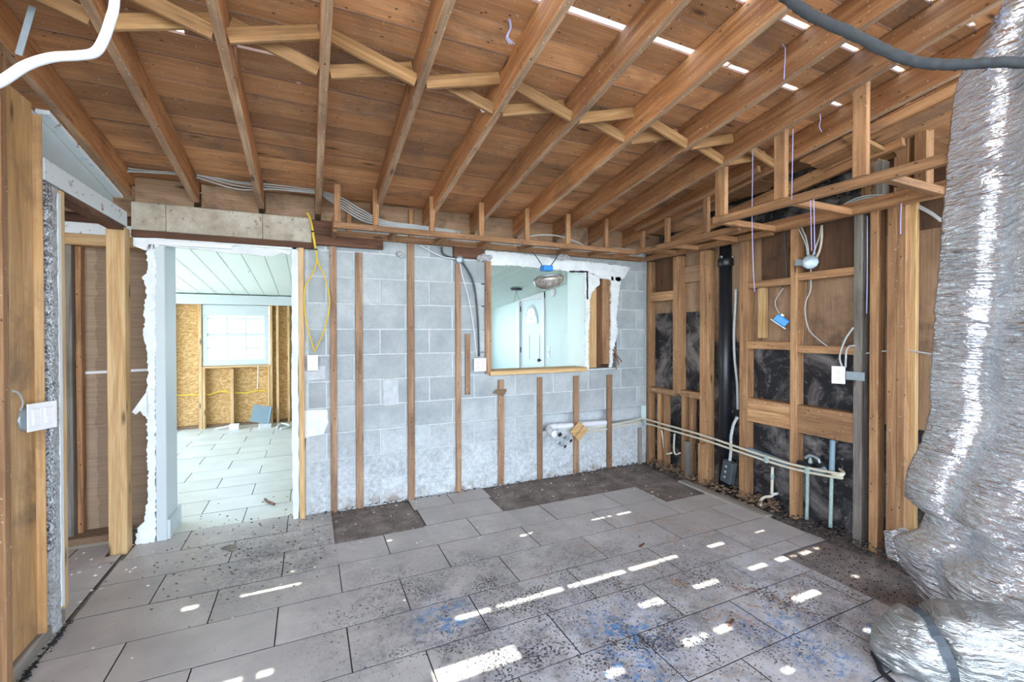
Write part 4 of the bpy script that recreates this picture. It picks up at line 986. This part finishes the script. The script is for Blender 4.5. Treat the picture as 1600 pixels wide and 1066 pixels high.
# ------------------------------------------------------------------ pipes in the block wall channel and along the right wall
PZ = onY(3.72, 900, 666).z
t = empty('drain_pipe', (2.4, 3.72, PZ), 'white plastic drain pipe with an elbow, in a chiselled channel of the block wall', 'pipe')
pl_ = [onY(3.715, 860, 668), onY(3.715, 900, 665), onY(3.715, 950, 660)]
tube('pipe', [onY(3.715, 866, 667), onY(3.715, 905, 664), onY(3.715, 952, 660)], .030, M['pvc'], t, 14)
tube('elbow', [onY(3.715, 868, 667), onY(3.71, 860, 668), onY(3.69, 858, 671), onY(3.63, 862, 676), onY(3.58, 867, 680)], .034, M['pvc'], t, 14)
lathe('collar', [(.036, 0), (.037, .02), (.026, .022)], onY(3.60, 865, 678), (.12, -1, -.12), M['pvc'], t)
p = onY(3.60, 872, 678); lathe('dark_mouth', [(.020, 0), (.020, .004)], p+V((0, -.03, 0)), (.12, -1, -.12), M['black'], t, 14)
vs_ = [('shut_off_valve', 877, 694, 'lower of two small chrome shut-off valves under the white drain elbow'), ('shut_off_valve', 886, 685, 'upper of two small chrome shut-off valves under the white drain elbow')]
for nm, u, v, lab in vs_:
    c0 = onY(3.62, u, v); t = empty(nm, c0, lab, 'valve')
    lathe('body', [(.010, -.03), (.016, -.028), (.016, .02), (.010, .024)], c0, (.2, -1, -.1), M['galv'], t, 12)
    lathe('knob', [(.004, 0), (.017, .008), (.017, .018), (.006, .022)], c0+V((.02, -.02, -.015)), (.6, -.7, -.5), M['black'], t, 12)
    tube('stub_pipe', [c0+V((-.006, .03, .01)), onY(3.70, u-8, v-5)], .012, M['pvc'], t, 8)
t = empty('supply_pipes', (2.6, 3.70, PZ), 'pair of cream supply pipes running from the block wall along the right studs', 'pipe')
for k, dv in enumerate((0, 6.5)):
    w1 = [onY(3.70, u, v+dv) for u, v in ((893, 672), (930, 668.5), (985, 658))] if k == 0 else [onY(3.69, u, v+dv*.6) for u, v in ((895, 673), (930, 670), (985, 659))]
    w2 = [onX(RX-.035, u, v+dv) for u, v in ((1006, 655), (1040, 664), (1100, 681), (1165, 703), (1235, 725), (1308, 740))]
    if k == 0: w2 += [onX(RX-.01, 1316, 739)]
    else: w2 += [onX(RX-.035, 1314, 744), onX(RX-.02, 1318, 741)]
    tube('pipe', w1+w2, .0095, M['cream'], t, 8, k=5)
tube('end_bend', [onX(RX-.035, 1300, 742), onX(RX-.035, 1313, 743), onX(RX+.0, 1318, 739), onX(RX+.05, 1312, 733)], .011, M['cream'], t, 8)
for u, v in ((1000, 657), (1198, 717), (1262, 734)):
    p = onX(RX-.035, u, v) if u > 1000 else V((3.19, 3.62, onX(RX-.035, 1006, 658).z)); box('clip', (p.x-.016, p.y-.012, p.z-.03), (p.x+.016, p.y+.012, p.z+.02), M['copper'], t)
for us, lab in ((((1034, 672), (1038, 700), (1042, 709), (1050, 708)), 'left small cream drop pipe under the short ledge in the corner'), (((1054, 678), (1053, 702), (1056, 710), (1063, 708)), 'right small cream drop pipe under the short ledge in the corner')):
    tag(tube('drop_pipe', [onX(RX+.03, *q) for q in us], .0095, M['cream'], None, 8), lab, 'pipe')
t = empty('drop_pipe', onX(RX+.0, 1207, 750), 'cream drop pipe with a green joint, bending at its foot between two right-wall studs', 'pipe')
tube('pipe', [onX(RX, *q) for q in ((1207, 730), (1206.5, 750), (1206, 772))], .011, M['cream'], t, 8)
tube('foot_bend', [onX(RX, 1206, 768), onX(RX, 1206, 775), onX(RX-.02, 1195, 777), onX(RX-.03, 1189, 782), onX(RX-.03, 1189, 791)], .011, M['cream'], t, 8)
tube('foot_bend', [onX(RX, 1206, 773), onX(RX+.05, 1216, 771)], .011, M['pvc'], t, 8)
lathe('joint', [(.014, -.02), (.014, .02)], onX(RX, 1206.5, 745), (0, 0, 1), M['copper'], t, 10)
tag(tube('riser_pipe', [onX(RX+.02, 1262, 738), onX(RX+.02, 1261.5, 775), onX(RX+.02, 1260.5, 812)], .012, M['copper'], None, 8), 'green-crusted riser pipe below the old valve', 'pipe')
t = empty('riser_pipe', onX(RX, 1299, 750), 'tall blue-grey riser pipe left of the grey nail-pocked stud, green at its foot', 'pipe')
tube('pipe', [onX(RX, 1301, 688), onX(RX, 1300, 720), onX(RX, 1299.5, 742)], .017, M['bluegrey'], t, 10)
tube('foot_pipe', [onX(RX, 1299.5, 740), onX(RX, 1298.5, 780), onX(RX, 1297.5, 824)], .012, M['copper'], t, 8)
t = empty('old_valve', onX(RX+.03, 1270, 724), 'old corroded valve with a curved grey pipe end between the riser pipes', 'valve')
tube('curved_pipe', [onX(RX+.06, 1246, 728), onX(RX+.03, 1265, 734), onX(RX+.0, 1282, 736), onX(RX+.02, 1291, 733)], .022, M['bluegrey'], t, 12)
tube('handle', [onX(RX, 1258, 716), onX(RX, 1266, 712), onX(RX, 1278, 717), onX(RX, 1281, 724)], .010, M['galv'], t, 8)
lathe('stem', [(.010, 0), (.014, .02), (.008, .05)], onX(RX+.01, 1266, 726), (0, 0, 1), M['copper'], t, 10)
box('clamp', (RX-.01, onX(RX, 1247, 730).y-.1, onX(RX, 1260, 729).z), (RX+.02, onX(RX, 1247, 730).y, onX(RX, 1260, 723).z), M['black'], t)
tag(tube('old_drain', [onX(RX+.02, 1168, 703), onX(RX+.02, 1190, 711), onX(RX+.02, 1232, 726)], .024, M['bluegrey'], None, 12), 'dark grey horizontal drain pipe behind the cream supply pipes', 'pipe')
t = empty('vent_stack', (3.31, onX(RX+.06, 1134, 500).y, 0), 'black plastic vent pipe with a collar, rising between the right-wall studs', 'pipe')
p = onX(RX+.055, 1133.5, 500); zc_ = onX(RX+.055, 1133, 408).z
lathe('pipe', [(.052, .05), (.052, zc_)], (p.x, p.y, 0), (0, 0, 1), M['black'], t, 24)
lathe('collar', [(.060, zc_-.05), (.066, zc_-.04), (.066, zc_+.01), (.060, zc_+.02), (.050, zc_+.022), (.046, 2.24)], (p.x, p.y, 0), (0, 0, 1), M['black'], t, 24)
for a in (.2, 1.6, 2.9, 4.2): lathe('bolt', [(.010, 0), (.010, .012)], V((p.x-math.cos(a)*.064, p.y-math.sin(a)*.064, zc_+.028)), (-math.cos(a), -math.sin(a), 0), M['galv'], t, 8)
tag(tube('grey_conduit', [onX(RX+.05, *q) for q in [(1150, 452), (1149, 480), (1147, 520), (1148, 560), (1152, 600), (1153, 640)]], .011, M['greycable'], None, 8), 'grey flexible conduit hanging right beside the black vent pipe', 'conduit')
t = empty('whip_box', onX(RX-.02, 1139, 737), 'dark steel box on a ribbed conduit whip, hanging near the floor by the vent pipe', 'junction box')
tube('whip', [onX(RX-.02, *q) for q in [(1152, 652), (1146, 664), (1142, 685), (1142, 705), (1140, 722)]], .012, M['greycable'], t, 10, wob=.3, k=10)
pa, pb = onX(RX-.03, 1141, 721), onX(RX-.03, 1136, 753); bar('box', pa, pb, .10, .06, M['darkcable'], t, up=(1, 0, 0), c=.006)
for k in range(3): lathe('knockout', [(.012, 0), (.012, .003)], pa.lerp(pb, .25+.25*k)+V((-.031, .01, 0)), (-1, 0, 0), M['galv'], t, 10)
# outlet on the grey stud with its bracket and wires
oy = onX(RX-.02, 1310, 586)
R_o = math.radians(-58)
outlet('outlet_plate', oy, R_o, 'duplex', 'white outlet plate hanging from the grey nail-pocked stud')
a, b_ = onX(RX-.012, 1322, 589), onX(RX-.006, 1351, 589)
tag(bar('steel_bracket', V((a.x, a.y, b_.z)), b_, .004, .055, M['galv'], None), 'perforated steel bracket nailed across the grey stud by the outlet', 'bracket')
t = empty('outlet_wires', onX(RX, 1320, 545), 'two grey cables looping down into the outlet by the grey stud', 'cable')
tube('cable', [onX(RX-.01, *q) for q in [(1333, 512), (1322, 528), (1315, 545), (1312, 560), (1316, 574)]], .006, M['greycable'], t, 6)
tube('cable', [onX(RX-.01, *q) for q in [(1336, 540), (1326, 542), (1322, 552), (1321, 574)]], .006, M['greycable'], t, 6)
# round steel junction box
jc = onX(RX+.02, 1266, 410)
t = empty('junction_box', jc, 'round steel junction box fixed beside a right-wall stud below the soffit', 'junction box')
lathe('can', [(.048, -.022), (.052, -.018), (.052, .018), (.046, .022)], jc, (-1, -.7, 0), M['galv'], t, 10)
bar('bracket', onX(RX-.006, 1243, 410), onX(RX+.0, 1258, 411), .008, .045, M['galv'], t, up=(0, 0, 1))
for k, q in enumerate([[(1262, 402), (1260, 385), (1254, 370), (1248, 358)], [(1264, 402), (1262, 384), (1258, 368), (1252, 356)], [(1270, 400), (1276, 382), (1281, 368), (1283, 354)], [(1276, 402), (1281, 390), (1284, 372), (1284, 352)]]):
    tube('cable', [onX(RX+.02, *p_) for p_ in q], .0075 if k > 2 else .005, M['cream'] if k > 2 else M['greycable'], t, 6)
tag(tube('grey_cable', [onX(RX+.03, *q) for q in [(1267, 420), (1267, 440), (1266, 455), (1259, 472), (1258, 490), (1264, 515), (1278, 530), (1296, 543), (1312, 549)]], .0045, M['greycable'], None, 6), 'thin grey cable drooping from the steel junction box towards the outlet', 'cable')
tag(tube('grey_cable', [onX(RX+.03, *q) for q in [(1227, 360), (1226, 385), (1229, 420), (1228, 440), (1222, 450)]], .0045, M['darkcable'], None, 6), 'thin dark cable hanging left of the steel junction box stud', 'cable')
# blue box dangling on a wire
bc = onX(RX-.04, 1221, 501)
t = empty('blue_outlet_box', bc, 'bright blue outlet box with a white plate dangling tilted between right-wall studs', 'junction box')
R = Matrix.Rotation(math.radians(-60), 4, 'Z') @ Matrix.Rotation(math.radians(38), 4, 'Y')
o = box('blue_box', (-.045, -.03, -.028), (.045, .03, .028), M['blue'], None, .006); o.parent = t; o.matrix_basis = R @ o.matrix_basis
o = box('plate', (-.060, -.040, -.036), (.060, .040, -.030), M['white'], None, .002); o.parent = t; o.matrix_basis = R @ o.matrix_basis
o = box('cable_clamp', (-.03, -.012, .028), (-.01, .012, .042), M['white'], None, .002); o.parent = t; o.matrix_basis = R @ o.matrix_basis
tube('wire', [onX(RX-.02, *q) for q in [(1224, 450), (1214, 465), (1211, 474), (1214, 484), (1218, 490)]], .003, M['greycable'], t, 5)
# ------------------------------------------------------------------ switch at the left wall
p = onX(LX+.012, 65, 650)
outlet('switch_plate', p, math.radians(62), 'double', 'white double switch plate hanging by the plaster edge at the left')
pc = onX(LX-.03, 38, 655)
t = empty('steel_box', pc, 'octagonal steel box behind the double switch plate at the left', 'junction box')
lathe('can', [(.050, -.018), (.052, -.014), (.052, .014), (.048, .018)], pc, (1, -.2, 0), M['galv'], t, 8)
for dz in (-.018, .018): lathe('knockout', [(.008, 0), (.008, .003)], pc+V((.019, -.006, dz)), (1, -.2, 0), M['darkcable'], t, 8)
t = empty('grey_cable', onX(LX-.03, 28, 625), 'two grey cables curling from the left stud into the octagonal steel box', 'cable')
tube('cable', [onX(LX-.03, *q) for q in [(17, 611), (26, 613), (33, 622), (35, 632), (31, 642)]], .005, M['greycable'], t, 6)
tube('cable', [onX(LX-.035, *q) for q in [(17, 616), (24, 624), (30, 634), (32, 642)]], .004, M['greycable'], t, 6)
# ------------------------------------------------------------------ wood scrap, threshold strip and other loose things
q = [onY(3.64, *p_) for p_ in [(905, 658.5), (919, 671), (905, 690), (891, 675)]]
t = empty('wood_scrap', (q[0]+q[2])/2, 'tan square of plywood stuck cornerwise on a strip below the pass-through', 'wood scrap')
slab('board', q, .012, M['pine'], t); bar('seam', q[3].lerp(q[2], .5)+V((0, -.002, 0)), q[0].lerp(q[1], .5)+V((0, -.002, 0)), .004, .004, M['darkwood'], t)
tag(bar('threshold_strip', (3.135, 3.06, .006), (3.125, 2.20, .006), .085, .022, M['greywood'], None), 'grey floor strip lying along the foot of the right-wall studs', 'floor strip')
def scatter(n, fn): return [fn() for _ in range(n)]
rnd = random.Random(5)
def rub(): 
    y = rnd.uniform(1.25, 3.6); x = rnd.uniform(3.14, 3.33); return (x, y, -.012+max(0, (x-3.12))*rnd.uniform(0, .45))
tag(crumbs('rubble', scatter(900, rub), .014, M['dark chip'], 3), 'dark rubble and grit along the foot of the right wall', 'rubble')
tag(crumbs('rubble', scatter(420, lambda: (rnd.uniform(3.15, 3.32), rnd.uniform(2.2, 3.5), rnd.uniform(0, .075))), .016, M['brownchip'], 4), 'brown splintered debris heaped below the vent pipe and corner pipes', 'rubble')
tag(crumbs('plaster_chips', scatter(150, lambda: (rnd.uniform(-.9, 3.05), 3.66-abs(rnd.gauss(0, .5)), .001)), .0065, M['chip'], 5), 'white plaster chips scattered over the tiles near the block wall', 'chips')
tag(crumbs('plaster_chips', scatter(45, lambda: (rnd.uniform(-1.4, -.9), rnd.uniform(2.9, 3.75), .001)), .008, M['chip'], 6), 'white plaster chips on the tiles at the left opening', 'chips')
GC = [(rnd.uniform(.55, 2.5), rnd.uniform(1.05, 2.35), rnd.uniform(.04, .16)) for _ in range(34)]
def gritspot():
    if rnd.random() < .25: return (rnd.gauss(1.5, .7), rnd.gauss(1.7, .45), .0005)
    a, b_, r_ = rnd.choice(GC); return (rnd.gauss(a, r_*1.5), rnd.gauss(b_, r_*.7), .0005)
tag(crumbs('grit', scatter(4200, gritspot), .0024, M['blacktape'], 7), 'black grit strewn over the middle and right of the tile floor', 'grit')
tag(crumbs('grit', scatter(320, lambda: (rnd.gauss(-.35, .3), rnd.gauss(3.35, .35), .0005)), .006, M['dark chip'], 8), 'dark grit on the tiles in front of the doorway', 'grit')
tag(crumbs('grit', scatter(300, lambda: (rnd.uniform(2.7, 3.1), rnd.uniform(1.1, 1.78), -.011)), .005, M['blacktape'], 9), 'grit on the bare dark slab by the foil', 'grit')
tag(crumbs('wall_foot_dirt', scatter(420, lambda: (rnd.uniform(-.02, 3.15), 3.695-abs(rnd.gauss(0, .025)), rnd.uniform(-.01, .008))), .008, M['dark chip'], 10), 'line of dark dirt along the foot of the block wall', 'dirt')
tag(crumbs('wall_foot_dirt', scatter(420, lambda: (LX+rnd.uniform(-.03, .02)-.0, rnd.uniform(1.9, 2.82), rnd.uniform(-.01, .02))), .006, M['blacktape'], 11), 'black mouldy dirt along the foot of the left wall', 'dirt')
tag(crumbs('ledge_debris', scatter(200, lambda: (rnd.uniform(RX+.0, RX+.08), rnd.uniform(2.92, 3.6), .787)), .009, M['chip'], 12), 'grey debris lying on the short ledge between the corner studs', 'debris')
tag(crumbs('ledge_debris', scatter(240, lambda: (rnd.uniform(RX+.01, RX+.08), rnd.choice((rnd.uniform(2.14, 2.46), rnd.uniform(1.72, 2.04))), .828)), .008, M['chip'], 13), 'grey debris lying on the two wide cross boards of the right wall', 'debris')
for q, lab in (((1003, 852), 'dark brown wood sliver on the tiles right of the centre'), ((1142, 973), 'small brown wood sliver by the blue chalk at the right')):
    p = onZ(.004, *q); tag(bar('wood_sliver', p-V((.03, .012, 0)), p+V((.03, .012, 0)), .012, .006, M['darkwood'], None), lab, 'splinter')
t = empty('twig', onZ(.01, 420, 785), 'short curved brown twig on the tiles in the doorway', 'twig')
tube('stick', [onZ(.012, *q) for q in [(414, 780), (419, 784), (424, 786), (428, 788)]], .010, M['darkwood'], t, 7)
tag(slab('tile_shard', [onZ(.001, *q) for q in [(345, 858), (358, 852), (368, 853), (372, 857), (362, 862)]], .006, M['greywood'], None, (0, 0, 1)), 'grey splinter of board on the tiles in front of the doorway', 'splinter')
# ------------------------------------------------------------------ far room things
fy = FY-.18
pts = [onY(fy, *q) for q in [(397, 632), (424, 636), (420, 662), (390, 658)]]
pts[0] = onY(fy+.10, 397, 632); pts[1] = onY(fy+.10, 424, 636); pts[2] = onY(fy-.06, 420, 662); pts[3] = onY(fy-.06, 390, 658)
t = empty('panel_cover', onY(fy, 407, 660), 'blue-grey metal panel leaning against the far wall below the window', 'metal panel')
nn = (pts[1]-pts[0]).cross(pts[3]-pts[0]).normalized()
slab('cover', pts, .02, M['panelgrey'], t, nn); bar('side_flange', pts[1], pts[2], .02, .05, M['panelgrey'], t)
t = empty('cord_pile', onZ(.02, 440, 664), 'tangle of white cord at the right end of the far wall', 'cord')
for k in range(3): tube('loop', [onZ(.02+.02*k, *q) for q in [(432, 668), (438, 664-k), (446, 663), (452, 665), (446, 668), (438, 669+k)]], .012, M['white'], t, 6)
tag(slab('white_tray', [onZ(.0, *q) for q in [(404, 667), (424, 664), (424, 668), (406, 671)]], .05, M['white'], None, (0, 0, 1)), 'white plastic tray on the far room floor below the metal panel', 'tray')
t = empty('outlet_box', onZ(.0, 366, 670), 'white box with loose wires on the far room floor at the OSB wall', 'box')
p = onZ(.0, 366, 671); box('box', (p.x-.06, p.y-.04, 0), (p.x+.06, p.y+.05, .075), M['white'], t, c=.006)
for k in range(2): tube('wire', [p+V((-.05, 0, .06)), p+V((-.14-.04*k, .05, .03)), p+V((-.24, .02+.05*k, .012))], .006, M['whitecable'], t, 6)
tag(tube('yellow_far_cable', [onY(FY-.012 if False else FY+.06, *q) for q in [(271, 618), (300, 617), (325, 617), (345, 612), (366, 614), (385, 614), (400, 611), (418, 611)]], .009, M['yellow'], None, 6), 'yellow cable drooping along the OSB wall of the far room', 'cable')
t = empty('ceiling_wires', onZ(cz(6.0), 388, 406), 'loose wires with dark caps hanging from the far room ceiling', 'wires')
yw = 5.9
p0 = V((onY(yw, 388, 400).x, yw, cz(yw)))
for u, v in ((383, 411), (389, 417), (394, 415)):
    e = onY(yw, u, v); tube('wire', [p0, p0.lerp(e, .5)+V((.03, 0, .01)), e], .004, M['greycable'], t, 5)
    lathe('wire_cap', [(.012, 0), (.008, .045)], e, (random.uniform(-.8, .8), 0, -1), M['darkwood'], t, 8)
yw = 6.2; e = onY(yw, 807, 425); p0 = V((e.x, yw, cz(yw)-.002))
t = empty('ceiling_plate', p0, 'small ceiling mount with loose wires above the front door room', 'ceiling mount')
lathe('plate', [(.09, 0), (.085, .02)], p0, (0, 0, -1), M['darkcable'], t, 16)
for dx in (-.02, .03): tube('wire', [p0+V((0, 0, -.02)), p0+V((dx, 0, -.12)), p0+V((dx*2.5, 0, -.2))], .005, M['greycable'], t, 5)
